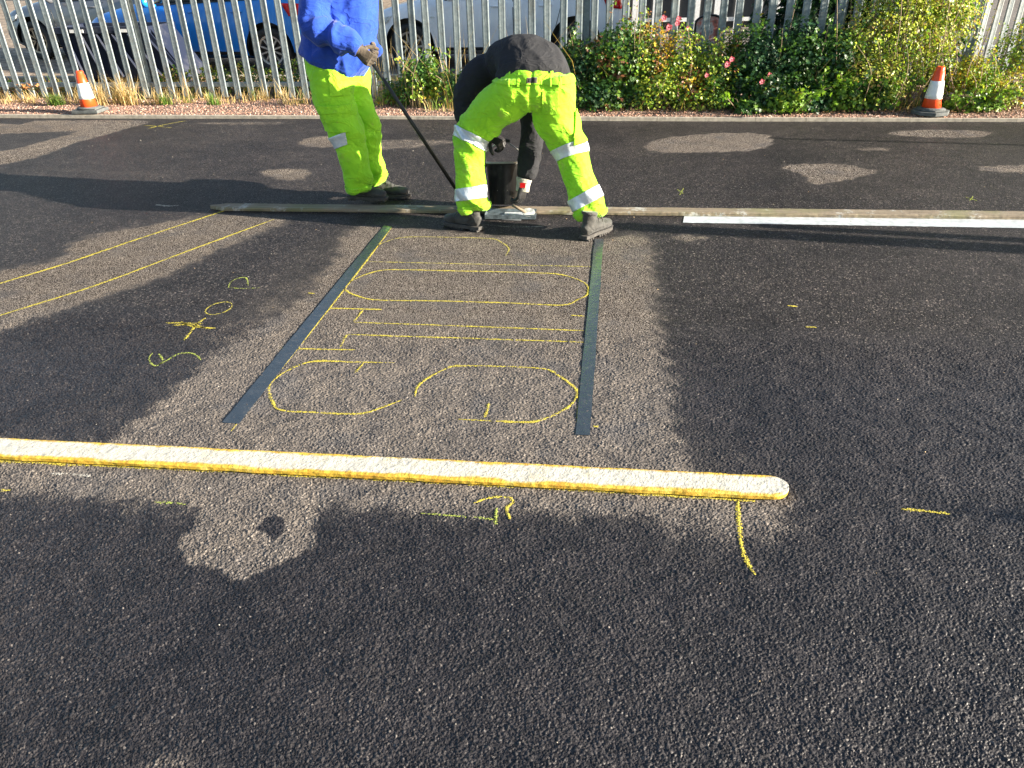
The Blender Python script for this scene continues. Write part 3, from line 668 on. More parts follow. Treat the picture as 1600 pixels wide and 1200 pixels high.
def fence(name, x0, x1, y0, y1, step, post_x, label, zr=.34, seed=1):
    fr = random.Random(seed); dx, dy = x1 - x0, y1 - y0; Ln = sqrt(dx * dx + dy * dy); rz = atan2(dy, dx)
    r = empty(name, (x0, y0, 0), rz, label, 'fence'); n = int(Ln / step)
    for k in range(n):
        o = bpy.data.objects.new('pale', PALE); COL.objects.link(o); o.parent = r
        o.location = (k * step + fr.uniform(-.004, .004), 0, .055 + fr.uniform(-.02, .02)); o.rotation_euler = (fr.uniform(-.006, .006), fr.uniform(-.009, .009), fr.uniform(-.08, .08))
    for z in (zr, 1.75):
        mb = MB(); mb.box((-.05, .009, z - .025), (Ln, .014, z + .025)); mb.box((-.05, .0145, z + .020), (Ln, .055, z + .025))
        for k in range(n): mb.lathe([(.006, 0), (.006, .006), (.003, .009)], 6, Matrix.Translation((k * step, .0085, z)) @ Matrix.Rotation(pi / 2, 4, 'X'))
        mb.build('rail', M['galv'], r)
    for px in post_x:
        mb = MB(); X = px
        mb.box((X - .05, .058, -.1), (X + .05, .064, 2.15)); mb.box((X - .05, .144, -.1), (X + .05, .15, 2.15)); mb.box((X - .0035, .0645, -.1), (X + .0035, .1435, 2.15))
        mb.build('post', M['galv'], r)
    return r
xp = at(196, 60, FY).x
fx0 = -11.2
fence('palisade_fence', fx0, 4.15, FY + .17, FY - .02, .1745, [xp - fx0 - 2.75, xp - fx0, xp - fx0 + 2.75, xp - fx0 + 5.5, xp - fx0 + 8.25], 'galvanised steel palisade fence running behind the workers and bushes', zr=.215)
fence('palisade_fence', 4.3, 12.5, 9.3, 9.0, .1745, [1.2, 3.95, 6.7], 'palisade fence stretch at the right edge, past the tall shrub', seed=2)
fence('palisade_fence', 4.0, 9.5, 11.2, 12.6, .155, [.2, 2.95], 'second palisade fence standing farther back at the right edge', seed=3)

# ------------------------------------------------------------------ vegetation
TL = np.array([(0, 0, 0), (-.42, .30, .06), (-.20, .62, .05), (0, 1, 0), (.20, .62, .05), (.42, .30, .06), (0, .42, -.05)], float)
TF = np.array([(0, 6, 1), (1, 6, 2), (2, 6, 3), (3, 6, 4), (4, 6, 5), (5, 6, 0)])
IV = np.array([(0, 0, 0), (-.45, .05, .05), (-.22, .38, .0), (-.5, .62, .06), (-.15, .6, .0), (0, 1.0, -.05), (.15, .6, .0), (.5, .62, .06), (.22, .38, .0), (.45, .05, .05), (0, .35, -.04)], float)
IF = np.array([(0, 10, 1), (1, 10, 2), (2, 10, 3), (3, 10, 4), (4, 10, 5), (5, 10, 6), (6, 10, 7), (7, 10, 8), (8, 10, 9), (9, 10, 0)])
def leaf_instances(P0, Nrm, size, T, R, flop=.5):
    """orient template T at points with normals"""
    N = len(P0); n = Nrm + R.normal(0, flop, (N, 3)); n /= np.linalg.norm(n, axis=1)[:, None] + 1e-9
    d = R.normal(0, 1, (N, 3)); d[:, 2] -= .5; d -= n * (d * n).sum(1)[:, None]; d /= np.linalg.norm(d, axis=1)[:, None] + 1e-9
    b = np.cross(d, n); s = size[:, None, None]
    return P0[:, None] + s * (T[None, :, 0:1] * b[:, None] + T[None, :, 1:2] * d[:, None] + T[None, :, 2:3] * n[:, None])
def palette(Pp, R, cols, sc=3.2, seed=0.):
    """clumps of one colour: pick by noise, jitter"""
    k = len(cols); C = np.array(cols); f = np.array([mnoise.noise(V((p[0] * sc + seed, p[1] * sc, p[2] * sc))) for p in Pp]); f = np.clip(.5 + f * .75 + R.normal(0, .17, len(Pp)), 0, .999)
    c = C[(f * k).astype(int)]; return c * R.uniform(.75, 1.25, (len(Pp), 1))
def bush(name, blobs, n, size, cols, label, cat, seed, T=TL, F=TF, stems=8, group=None, sc=3.2, flop=.55, fill=.35, flowers=None):
    R = np.random.RandomState(seed); bl = np.array(blobs); w_ = bl[:, 3] * bl[:, 5] + bl[:, 3] * bl[:, 4]; w_ = w_ / w_.sum(); n = int(n * 1.18)
    r = empty(name, (bl[:, 0].mean(), bl[:, 1].mean(), 0.03), 0, label, cat, group); O = np.array(r.location)
    i = R.choice(len(bl), n, p=w_); u = R.normal(0, 1, (n, 3)); u /= np.linalg.norm(u, axis=1)[:, None]
    u[:, 2] = np.where(u[:, 2] < -.3, -u[:, 2], u[:, 2]); rad = R.rand(n) ** fill * 1.02
    lump = np.array([1 + .27 * mnoise.noise(V((q[0] * 2.3 + k, q[1] * 2.3, q[2] * 2.3 + seed))) for q, k in zip(u, i)])
    P0 = bl[i, :3] + u * bl[i, 3:6] * (rad * lump)[:, None]; P0[:, 2] = np.maximum(P0[:, 2], .05 + R.rand(n) * .05)
    nr = u / bl[i, 3:6]; nr /= np.linalg.norm(nr, axis=1)[:, None]; nr[:, 2] += .5
    sz = size * R.uniform(.45, 1.1, n)
    mb = MB(); X0 = []; XN = []
    for k in range(int(stems * 1.6)):
        b = bl[R.randint(len(bl))]; x, y = b[0] + R.uniform(-.6, .6) * b[3], b[1] + R.uniform(-.5, .5) * b[4]
        top = V((x + R.uniform(-.3, .3), y + R.uniform(-.3, .12), b[2] + b[5] * R.uniform(.9, 1.45)))
        base = V((x, y, .02)); mid = base.lerp(top, .5) + V((R.uniform(-.1, .1), R.uniform(-.12, .08), .08))
        s_ = spline([tuple(base), tuple(mid), tuple(top)], 8); mb.tube([V(q) - V(O) for q in s_], [.006 - .0045 * j / len(s_) for j in range(len(s_))], 5)
        for q in s_[7:]:
            for _ in range(R.randint(1, 5)): X0.append(np.array(q) + R.normal(0, .022, 3)); XN.append(R.normal(0, 1, 3) + [0, -.3, .5])
    P0 = np.concatenate([P0, np.array(X0)]); XN = np.array(XN); nr = np.concatenate([nr, XN / np.linalg.norm(XN, axis=1)[:, None]]); sz = np.concatenate([sz, size * R.uniform(.5, 1., len(X0))])
    P_ = leaf_instances(P0, nr, sz, T, R, flop)
    leafmesh('foliage', P_ - O, F, palette(P0, R, cols, sc, seed * 1.7), M['leaf'], r)
    mb.build('stem', M['twig'], r)
    if flowers:
        fm = M['petal']
        for (px, py, Y_, s) in flowers:
            c = at(px, py, Y_); fl = MB(); 
            s *= .62; fl.add(*ball(c - V(O), (s * .33, s * .25, s * .33), n=5))
            for q in range(9):
                a = q * 2.4; d = V((cos(a), -.5, sin(a))).normalized(); e1 = d.orthogonal().normalized(); rr = s * (.35 + .08 * q)
                cc_ = c - V(O) + V((cos(a) * rr * .5, -.01 - .002 * (8 - q), sin(a) * rr * .5))
                up_ = V((cos(a), -.6 + .05 * q, sin(a))).normalized(); sd_ = V((-sin(a), 0, cos(a)))
                fl.add([cc_ - sd_ * s * .35, cc_ + up_ * s * .5 - sd_ * s * .25, cc_ + up_ * s * .55 + sd_ * s * .25, cc_ + sd_ * s * .35], [(0, 1, 2, 3)])
            fl.build('flower', fm, r, True)
    return r
M['petal'] = plain('pink petals', (.80, .20, .24), .6, var=.3, scale=60)
DG = (.026, .072, .018); MG = (.052, .13, .024); LG = (.17, .30, .035); YG = (.38, .45, .055); GO = (.55, .38, .04); BR = (.24, .10, .045); TN = (.38, .24, .09); BG = (.035, .10, .045)
def X9(px, py=120, Y=8.95): return at(px, py, Y).x
def E_(px, Y, z, rx, ry, rz): return (X9(px, 120, Y), Y, z, rx * 1.05, ry, rz * (1.13 if rz > .4 else 1.))
IVY = 'dark ivy masses spilling over the verge'
bush('weed_clump', [E_(615, 9.05, .10, .22, .16, .22), E_(652, 8.98, .2, .22, .2, .32), E_(700, 9.0, .15, .28, .2, .26), E_(668, 9.05, .33, .12, .12, .24)], 3000, .046, [MG, MG, LG, LG, YG, GO], 'low green weeds between the two workers at the fence foot', 'weeds', 11, stems=10)
bush('weed_clump', [E_(750, 9.0, .15, .3, .2, .32), E_(820, 9.0, .2, .3, .2, .32), E_(870, 9.02, .2, .2, .2, .33)], 2500, .052, [DG, DG, MG, LG, TN], 'leafy weeds behind the bending worker', 'weeds', 12, stems=8)
bush('ivy_bush', [E_(905, 8.98, .25, .32, .28, .45), E_(965, 8.95, .3, .36, .32, .52), E_(870, 9.0, .2, .25, .25, .36), E_(930, 8.75, .12, .4, .2, .22)], 9800, .047, [BG, DG, DG, MG, LG, MG, BR], 'dark ivy bush right behind the bending worker', 'bush', 13, IV, IF, 8, IVY)
bush('rose_bush', [E_(1010, 8.95, .3, .3, .3, .5), E_(1060, 8.95, .28, .32, .3, .47), E_(1110, 8.95, .25, .3, .3, .42), E_(1025, 8.8, .15, .4, .2, .3), E_(1100, 8.78, .1, .35, .2, .25), E_(998, 9.05, .7, .07, .08, .2), E_(1140, 9.1, .5, .09, .1, .32)], 9500, .041, [MG, LG, YG, YG, LG, MG, BR, GO], 'rose bush with pink blooms in front of the palisade fence', 'bush', 14, TL, TF, 16, None,
     flowers=[(1037,28,9.0,.055),(1060,29,9.0,.05),(1045,42,8.9,.06),(1075,43,8.9,.04),(1136,100,8.62,.055),(1143,92,8.62,.05),(1104,117,8.6,.04),(1190,127,8.6,.05),(1202,116,8.6,.038),(1058,36,8.9,.05)])
bush('ivy_bush', [E_(1175, 8.95, .3, .34, .3, .5), E_(1240, 8.95, .3, .36, .32, .52), E_(1300, 8.97, .28, .3, .3, .5), E_(1205, 8.75, .15, .36, .2, .3), E_(1270, 8.72, .1, .3, .2, .25)], 11500, .046, [BG, DG, BG, DG, MG, MG, LG], 'dark glossy ivy bush under the conifer, between rose bush and bramble', 'bush', 15, IV, IF, 8, IVY)
bush('ivy_patch', [E_(1240, 8.6, .08, .26, .12, .16), E_(1175, 8.58, .05, .16, .1, .12)], 900, .055, [MG, LG, LG, YG], 'bright light green ivy patch low on the gravel edge', 'plant', 16, IV, IF, 7)
bush('bramble', [E_(1335, 9.0, .45, .28, .3, .6), E_(1390, 9.0, .6, .34, .3, .7), E_(1440, 9.05, .7, .32, .28, .7), E_(1370, 8.75, .25, .4, .25, .35), E_(1455, 8.9, .3, .3, .2, .4), E_(1400, 9.0, 1.15, .35, .25, .35), E_(1480, 9.1, .8, .22, .2, .5)], 11500, .036, [MG, LG, YG, (.46, .50, .10), YG, (.42, .42, .08), TN, LG], 'tall yellow green bramble climbing the fence behind the right cone', 'bush', 17, TL, TF, 40, sc=4., fill=.5)
bush('ivy_patch', [E_(1330, 8.68, .12, .24, .16, .26), E_(1382, 8.72, .12, .2, .12, .24)], 1900, .05, [DG, MG, LG, LG], 'low ivy skirt left of the octagonal cone base', 'plant', 18, IV, IF, 7)
bush('golden_shrub', [E_(1520, 8.87, .26, .24, .2, .30), E_(1545, 8.78, .18, .22, .16, .22)], 3600, .030, [GO, YG, (.5, .36, .03), YG, LG], 'rounded golden yellow shrub right of the cone', 'bush', 19, TL, TF, 10)
bush('leafy_shrub', [E_(1580, 9.0, .35, .3, .3, .45), E_(1640, 9.0, .4, .4, .3, .5), E_(1560, 8.8, .12, .4, .2, .2), E_(1700, 9.0, .4, .4, .3, .5), E_(1780, 9, .4, .4, .3, .5)], 7200, .036, [MG, LG, LG, YG, YG, GO], 'loose green shrub at the right edge past the golden one', 'bush', 20, TL, TF, 22)
bush('ivy_patch', [E_(1530, 8.66, .07, .3, .1, .12)], 1200, .045, [MG, LG, LG, DG], 'ivy creeping at the foot of the golden shrub', 'plant', 21, IV, IF, 7)
# growth behind the fence at the left
bush('weed_clump', [(-5.0, 9.9, .12, .5, .3, .2), (-4.3, 9.85, .12, .45, .3, .22), (-5.7, 9.95, .08, .4, .2, .2), (-3.7, 9.9, .12, .4, .25, .25)], 2600, .05, [DG, MG, LG, YG, TN, GO], 'weeds behind the fence under the blue car', 'weeds', 22, stems=14)
bush('weed_clump', [(-8.3, 9.9, .08, .9, .4, .12), (-7.2, 9.8, .06, .6, .3, .1)], 1500, .045, [GO, TN, (.5, .22, .08), LG], 'fallen orange leaves and weeds behind the fence at far left', 'weeds', 23, stems=6)
# conifer behind the fence
def conifer(loc, label):
    r = empty('conifer_tree', loc, 0, label, 'tree'); R = np.random.RandomState(5); n = 15000
    n = 15000; h = R.rand(n) ** .8 * 3.4 + .05; th = R.rand(n) * 6.28; rr = (.85 * (1 - h / 3.7) ** .7 + .05) * (R.rand(n) ** .35) * (1 + .18 * np.sin(th * 5 + h * 6))
    P0 = np.stack([rr * np.cos(th), rr * np.sin(th), h], -1); nr = np.stack([np.cos(th), np.sin(th), np.full(n, .8)], -1)
    leafmesh('crown', leaf_instances(P0, nr, R.uniform(.08, .15, n), TL * np.array([.7, 1, 1]), R, .5), TF, palette(P0, R, [(.008, .028, .010), (.014, .045, .014), (.03, .075, .02)], 4), M['leaf'], r)
    MB().tube([(0, 0, 0), (0, 0, 1.5), (0, 0, 3.2)], [.09, .06, .01], 8).build('trunk', M['twig'], r)
    return r
c_ = at(1290, 30, 10.7); conifer((c_.x, 10.7, 0), 'dark green conifer behind the fence above the ivy')
c_ = at(1400, 30, 11.4); conifer((c_.x, 11.4, 0), 'second dark conifer behind the bramble')
# grass: dry tufts at the fence foot and a few green ones
def grass():
    R = np.random.RandomState(9); Ps = []; Cs = []
    def tuft(x, y, n, h, spread, cols):
        a = R.rand(n) * 6.28; b = R.rand(n) * spread; bx = x + np.cos(a) * b; by = y + np.sin(a) * b * .6
        hh = h * R.uniform(.4, 1.2, n); la = R.rand(n) * 6.28; ln = R.uniform(.1, .7, n) * hh
        z0 = np.full(n, .03); w2 = R.uniform(.0022, .0045, n); dx, dy = np.cos(la), np.sin(la)
        sx, sy = -dy, dx; rows = []
        for f, k in ((0, 1), (.5, .8), (1, .12)):
            cx = bx + dx * ln * f ** 1.8; cy = by + dy * ln * f ** 1.8; cz = z0 + hh * f * (1 - .15 * f)
            rows += [np.stack([cx - sx * w2 * k, cy - sy * w2 * k, cz], -1), np.stack([cx + sx * w2 * k, cy + sy * w2 * k, cz], -1)]
        Ps.append(np.stack(rows, 1)); c = np.array(cols)[R.randint(0, len(cols), n)] * R.uniform(.7, 1.25, (n, 1)); Cs.append(c)
    ST = [(.52, .38, .16), (.44, .30, .12), (.58, .46, .24)]; GN = [(.08, .17, .03), (.14, .24, .04), (.2, .28, .05)]
    for k in range(120):
        x = R.uniform(-10, -2.3); y = R.normal(9.3, .14) + .1; s_ = R.rand()
        tuft(x, y, R.randint(6, 22), R.uniform(.07, .22), R.uniform(.04, .12), ST if s_ < .72 else GN + ST[:1])
    for px, n, h in ((188, 230, .36), (170, 120, .22), (15, 90, .2), (40, 60, .26), (110, 70, .2), (250, 90, .22), (285, 50, .34), (350, 60, .2), (430, 60, .25), (470, 50, .2), (590, 60, .22)):
        c = at(px, 150, 9.1)
        for q_ in range(3): tuft(c.x + R.normal(0, .12), 9.10 + R.normal(0, .05), n // 3, h * R.uniform(.6, 1.2), .14, ST)
    for px in (85, 92, 335, 260): c = at(px, 155, 9.05); tuft(c.x, 9.02, 120, .16, .1, GN)
    for k in range(60): tuft(R.uniform(-2.3, 4.2), R.uniform(8.62, 8.9), R.randint(5, 14), R.uniform(.08, .25), .08, GN + ST)
    for k in range(90): tuft(R.uniform(-3, 4.6), R.uniform(8.8, 9.15), R.randint(3, 8), R.uniform(.4, 1.0), .12, ST)
    for k in range(150): tuft(R.uniform(-11, -2.6), R.uniform(9.6, 10.7), R.randint(8, 22), R.uniform(.08, .26), .14, ST + GN[:2] + [(.5, .25, .1)])
    P_ = np.concatenate(Ps); C_ = np.concatenate(Cs)
    o = leafmesh('grass', P_, np.array([(0, 1, 3, 2), (2, 3, 5, 4)]), C_, M['grass'], kind='stuff')
    tag(o, 'dry straw coloured grass tufts along the foot of the fence', 'grass')
grass()
# fallen leaves and twigs on the right verge
def litter():
    R = np.random.RandomState(21); n = 1500; x = R.uniform(-.5, 5, n); y = R.uniform(8.45, 8.9, n)
    P0 = np.stack([x, y, np.full(n, .062) + R.rand(n) * .01], -1); nr = np.tile([0, 0, 1.], (n, 1))
    o = leafmesh('leaf_litter', leaf_instances(P0, nr, R.uniform(.012, .035, n), TL, R, .35), TF, np.array([(.10, .06, .05), (.2, .12, .07), (.3, .2, .12), (.06, .045, .045)])[R.randint(0, 4, n)], M['leaf'], kind='stuff')
    tag(o, 'brown fallen leaves on the gravel below the bushes', 'leaf litter')
litter()

# ------------------------------------------------------------------ car park and cars
tag(pyobj('car_park', [(-40, 11.05, .03), (-4.1, 11.05, .03), (-4.1, 40, .03), (-40, 40, .03)], [(0, 1, 2, 3)], M['carpark']), kind='structure')
tag(pyobj('yard', [(-4.1, 11.05, .03), (40, 11.05, .03), (40, 40, .03), (-4.1, 40, .03)], [(0, 1, 2, 3)], M['ground']), kind='structure')
mb = MB()
for k in range(24): mb.box((-12 + k * .92, 10.98, -.02), (-12 + k * .92 + .912, 11.10, .10))
tag(mb.build('kerb', M['kerb'], bevel=.008), kind='structure')
def wheel(parent, x, y, mat_rim, R_=.315, spokes=5, side=-1):
    w_ = empty('wheel', (x, y, R_)); w_.parent = parent
    Mx = Matrix.Rotation(pi / 2, 4, 'X')
    MB().lathe([(R_ * .66, -.10), (R_ * .9, -.105), (R_ * .985, -.085), (R_, -.05), (R_, .05), (R_ * .985, .085), (R_ * .9, .105), (R_ * .66, .10), (R_ * .66, -.10)], 40, Mx, False).build('tyre', M['rubber'], w_, True)
    rim = MB(); ri = R_ * .665
    rim.lathe([(ri, -.098), (ri - .018, -.10), (ri - .022, -.06), (ri - .03, .09), (ri, .095), (ri, -.098)], 40, Mx, False)
    for s in range(spokes):
        a = 2 * pi * s / spokes + .3
        for q in (-.07, .07) if spokes <= 6 else (0,):
            d = V((cos(a), 0, sin(a))); e1 = V((-sin(a), 0, cos(a))); wd = .014 if spokes <= 6 else .012
            p0 = d * .03 + e1 * q * .35; p1 = d * (ri - .015) + e1 * q * .75
            vs = []
            for pp, ww in ((p0, wd), (p1, wd * .9)):
                for sx in (-1, 1):
                    for yy in (-.085, -.055): vs.append(pp + e1 * ww * sx + V((0, yy * (1 if side < 0 else -1), 0)))
            rim.add(vs, [(0, 1, 3, 2), (4, 6, 7, 5), (0, 4, 5, 1), (2, 3, 7, 6), (0, 2, 6, 4), (1, 5, 7, 3)])
    rim.lathe([(.032, -.092), (.04, -.08), (.04, -.05)], 16, Mx)
    rim.build('rim', mat_rim, w_, False)
    MB().lathe([(ri - .03, .02), (ri - .03, .03)], 30, Mx).build('brake_disc', M['black_plastic'], w_)
def car(name, loc, rz, paint, rim, label, hatch=True, tail=(.55, .01, .02), flip=False, spokes=5):
    """car in its own frame: nose at -x, near side at -y; length ~4.0"""
    r = empty(name, loc, rz, label, 'car', 'cars parked behind the fence')
    Ls = 3.95; W = .86
    # stations: x, floor z, sill z, belt z, top z, half width low, half width belt, half width top
    st = [(0.00, .32, .40, .56, .60, .58, .55, .5), (.10, .22, .34, .66, .70, .74, .70, .62), (.35, .19, .30, .76, .82, .83, .80, .68), (.80, .18, .26, .83, .92, .86, .84, .7),
          (1.12, .18, .25, .88, 1.0, .86, .855, .68), (1.25, .18, .25, .89, 1.10, .86, .86, .66), (1.75, .18, .25, .91, 1.42, .86, .865, .58), (2.3, .18, .25, .93, 1.49, .86, .865, .57),
          (2.9, .18, .25, .96, 1.47, .86, .86, .56), (3.35, .19, .26, .99, 1.40, .86, .85, .55), (3.65, .22, .30, 1.01, 1.22, .84, .81, .55), (3.85, .27, .36, .96, 1.03, .80, .74, .52), (3.95, .34, .44, .80, .88, .70, .62, .5)]
    rows = spline(st, 4); vs = []; fs = []
    for q in rows:
        x, fz, sz, bz, tz, wl, wb, wt = q
        ring = [(0, fz), (wl * .7, fz), (wl * .97, sz), (wl, sz + .10), (wl * 1.005, (sz + bz) / 2), (wb * .995, bz - .06), (wb * .965, bz), (wt + (wb - wt) * .35, bz + (tz - bz) * .6), (wt * .97, tz - (tz - bz) * .10), (wt * .75, tz), (0, tz + .015)]
        full = [(-a, b) for a, b in ring] + [(a, b) for a, b in ring[-2:0:-1]]
        vs += [(x, a, b) for a, b in full]
    k = len(full)
    for i in range(len(rows) - 1):
        for j in range(k): fs.append((i * k + j, i * k + (j + 1) % k, (i + 1) * k + (j + 1) % k, (i + 1) * k + j))
    fs.append(tuple(range(k))); fs.append(tuple((len(rows) - 1) * k + j for j in range(k))[::-1])
    xw = (.74, 3.22)
    me = MB().add(vs, fs).mesh('body'); body = link('body', me, paint, r, True)
    cut = MB()
    for x in xw:
        for s in (-1, 1): cut.lathe([(.375, -.16), (.375, .16)], 40, Matrix.Translation((x, s * .80, .33)) @ Matrix.Rotation(pi / 2, 4, 'X'))
    co = link('cutter', cut.mesh('cutter'), M['black_plastic']); co.matrix_world = Matrix.Identity(4)
    b = body.modifiers.new('b', 'BOOLEAN'); b.operation = 'DIFFERENCE'; b.object = co; b.solver = 'EXACT'
    par = body.parent; body.parent = None
    dg = bpy.context.evaluated_depsgraph_get(); dg.update(); nm = bpy.data.meshes.new_from_object(body.evaluated_get(dg)); body.modifiers.clear(); body.data = nm; body.parent = par
    nm.materials.clear(); nm.materials.append(paint); nm.materials.append(M['black_plastic'])
    for pl in nm.polygons:
        c = pl.center
        for x in xw:
            if abs(c.y) < .855 and abs(math.hypot(c.x - x, c.z - .33)) < .376 and abs(c.y) > .60 and abs(pl.normal.y) < .99 or (abs(pl.normal.y) > .9 and abs(c.y) < .7 and math.hypot(c.x - x, c.z - .33) < .38): pl.material_index = 1
    nm.polygons.foreach_set('use_smooth', [True] * len(nm.polygons))
    bpy.data.objects.remove(co)
    es = body.modifiers.new('e', 'EDGE_SPLIT'); es.split_angle = radians(40)
    for x in xw:
        for s in (-1, 1): wheel(r, x, s * .735, rim, side=s, spokes=spokes)
    def wy(x, z):   # half width of the shell at x, z
        q = min(rows, key=lambda q: abs(q[0] - x)); _, fz, sz, bz, tz, wl, wb, wt = q
        pr = [(wl * .97, sz), (wl, sz + .10), (wl * 1.005, (sz + bz) / 2), (wb * .995, bz - .06), (wb * .965, bz), (wt + (wb - wt) * .35, bz + (tz - bz) * .6), (wt * .97, tz - (tz - bz) * .10)]
        for (a, za), (c, zc) in zip(pr[:-1], pr[1:]):
            if za <= z <= zc: return a + (c - a) * (z - za) / max(1e-6, zc - za)
        return pr[0][0] if z < sz else pr[-1][0]
    def panel(nm_, pts, off, mat, s):   # a pane that follows the shell: grid of (x,z) quad
        (xa, za), (xb, zb), (xc, zc), (xd, zd) = pts; v = []; f = []; nu, nv = 8, 5
        for i in range(nu + 1):
            for j in range(nv + 1):
                u, w2 = i / nu, j / nv; x = (xa + (xb - xa) * u) * (1 - w2) + (xd + (xc - xd) * u) * w2; z = (za + (zb - za) * u) * (1 - w2) + (zd + (zc - zd) * u) * w2
                v.append((x, s * (wy(x, z) + off), z))
        for i in range(nu):
            for j in range(nv): a = i * (nv + 1) + j; f.append((a, a + 1, a + nv + 2, a + nv + 1))
        o = pyobj(nm_, v, f, mat, r, True); sm = o.modifiers.new('s', 'SOLIDIFY'); sm.thickness = .006; sm.offset = 0; return o
    for s in (-1, 1):
        panel('window', [(1.36, .955), (2.28, .975), (2.24, 1.36), (1.78, 1.33)], .006, M['glass'], s)
        panel('window', [(2.34, .98), (3.0, 1.01), (2.95, 1.33), (2.34, 1.36)], .006, M['glass'], s)
        panel('window_trim', [(1.30, .925), (3.2, 1.0), (3.2, 1.012), (1.30, .945)], .010, M['black_plastic'], s)
        panel('sill_strip', [(1.16, .255), (2.80, .255), (2.80, .30), (1.16, .30)], .006, M['black_plastic'], s)
        for xa, xb in ((1.22, 1.28), (2.30, 2.31), (3.02, 2.86)):   # door gaps
            panel('door_gap', [(xb, .32), (xb + .008, .32), (xa + .008, .92), (xa, .92)], .002, M['black_plastic'], s)
        for x in (2.08, 2.78):
            h = MB(); y = s * (wy(x, .84) + .02); h.tube([(x - .09, y - s * .02, .84), (x - .07, y, .842), (x + .07, y, .846), (x + .09, y - s * .02, .848)], .012, 6); h.build('door_handle', paint, r, True)
        m_ = MB(); m_.add(*ball((1.42, s * 1.0, .99), (.06, .11, .075), n=8)); m_.tube([(1.46, s * .86, .93), (1.44, s * .93, .95)], .02, 6); m_.build('mirror', paint, r, True)
        # rear lamp and headlamp wrap round the corners
        lamp = [(3.60, .78), (3.90, .80), (3.88, .93), (3.50, .95)] if hatch else [(3.66, .80), (3.88, .78), (3.84, .95), (3.60, .93)]
        panel('tail_lamp', lamp, .012, M['red_lens'], s)
        panel('headlamp', [(.10, .56), (.42, .64), (.50, .74), (.14, .66)], .012, M['clear_lens'], s)
        panel('side_repeater', [(1.08, .70), (1.14, .70), (1.14, .725), (1.08, .725)], .006, M['clear_lens'], s)
    # screens
    for nm_, a, b_ in (('windscreen', (1.24, 1.06, .62), (1.70, 1.40, .53)), ('rear_screen', (3.80, 1.08, .46), (3.48, 1.38, .48))):
        s0 = 1 if nm_ == 'rear_screen' else -1
        v = [(a[0], -a[2], a[1]), (a[0], a[2], a[1]), (b_[0], b_[2], b_[1]), (b_[0], -b_[2], b_[1])]
        v = [(x + s0 * .03, y, z + .03) for x, y, z in v]; o = pyobj(nm_, v, [(0, 1, 2, 3)], M['glass'], r); sm = o.modifiers.new('s', 'SOLIDIFY'); sm.thickness = .01
    MB().box((-.02, -.26, .42), (-.005, .26, .53)).build('number_plate', M['plate'], r)
    MB().box((3.945, -.26, .52), (3.965, .26, .63)).build('number_plate', M['plate'], r)
    MB().box((-.01, -.42, .30), (.02, .42, .40)).build('grille', M['black_plastic'], r)
    return r
M['red_lens'] = plain('red lens', (.62, .012, .015), .12, var=.2); M['clear_lens'] = plain('clear lens', (.62, .66, .66), .1, var=.3, scale=40); M['plate'] = plain('number plate', (.7, .7, .62), .4)
M['blue_car'] = mat_paint('sky blue car paint', (.015, .24, .78)); M['white_car'] = mat_paint('white car paint', (.90, .93, .96), .3); M['grey_car'] = mat_paint('grey car paint', (.17, .18, .20), .3, .3); M['dark_car'] = mat_paint('black car paint', (.02, .022, .025), .25)
M['rim'] = plain('alloy rim', (.52, .52, .50), .35, .7); M['dark_rim'] = plain('bronze alloy rim', (.30, .26, .21), .35, .7)
# blue car: near rear wheel seen at (424,88)
q = at(424, 88, 11.75); rz = radians(-5.5)
def place_by_rear(q, rz, xr=3.22, yr=-.85):
    d = Matrix.Rotation(rz, 3, 'Z') @ V((xr, yr, 0)); return (q.x - d.x, q.y - d.y, .03)
car('parked_car', place_by_rear(q, rz), rz, M['blue_car'], M['rim'], 'bright blue hatchback parked behind the fence at left', spokes=10)
q = at(899, 75, 12.1); rz = radians(0)
car('parked_car', place_by_rear(q, rz), rz, M['white_car'], M['rim'], 'white car parked behind the fence between the workers', hatch=False, spokes=5)
q = at(52, 50, 13.6); d = V((.74, -.85, 0)); rz = radians(-6); d = Matrix.Rotation(rz, 3, 'Z') @ d
car('parked_car', (q.x - d.x, q.y - d.y, .03), rz, M['grey_car'], M['dark_rim'], 'grey car with bronze wheels at the far left edge', spokes=5)
q = at(1075, 12, 17.5); car('parked_car', (q.x - 2.4, 18.5, .03), radians(3), M['dark_car'], M['rim'], 'black car far behind the rose bush')
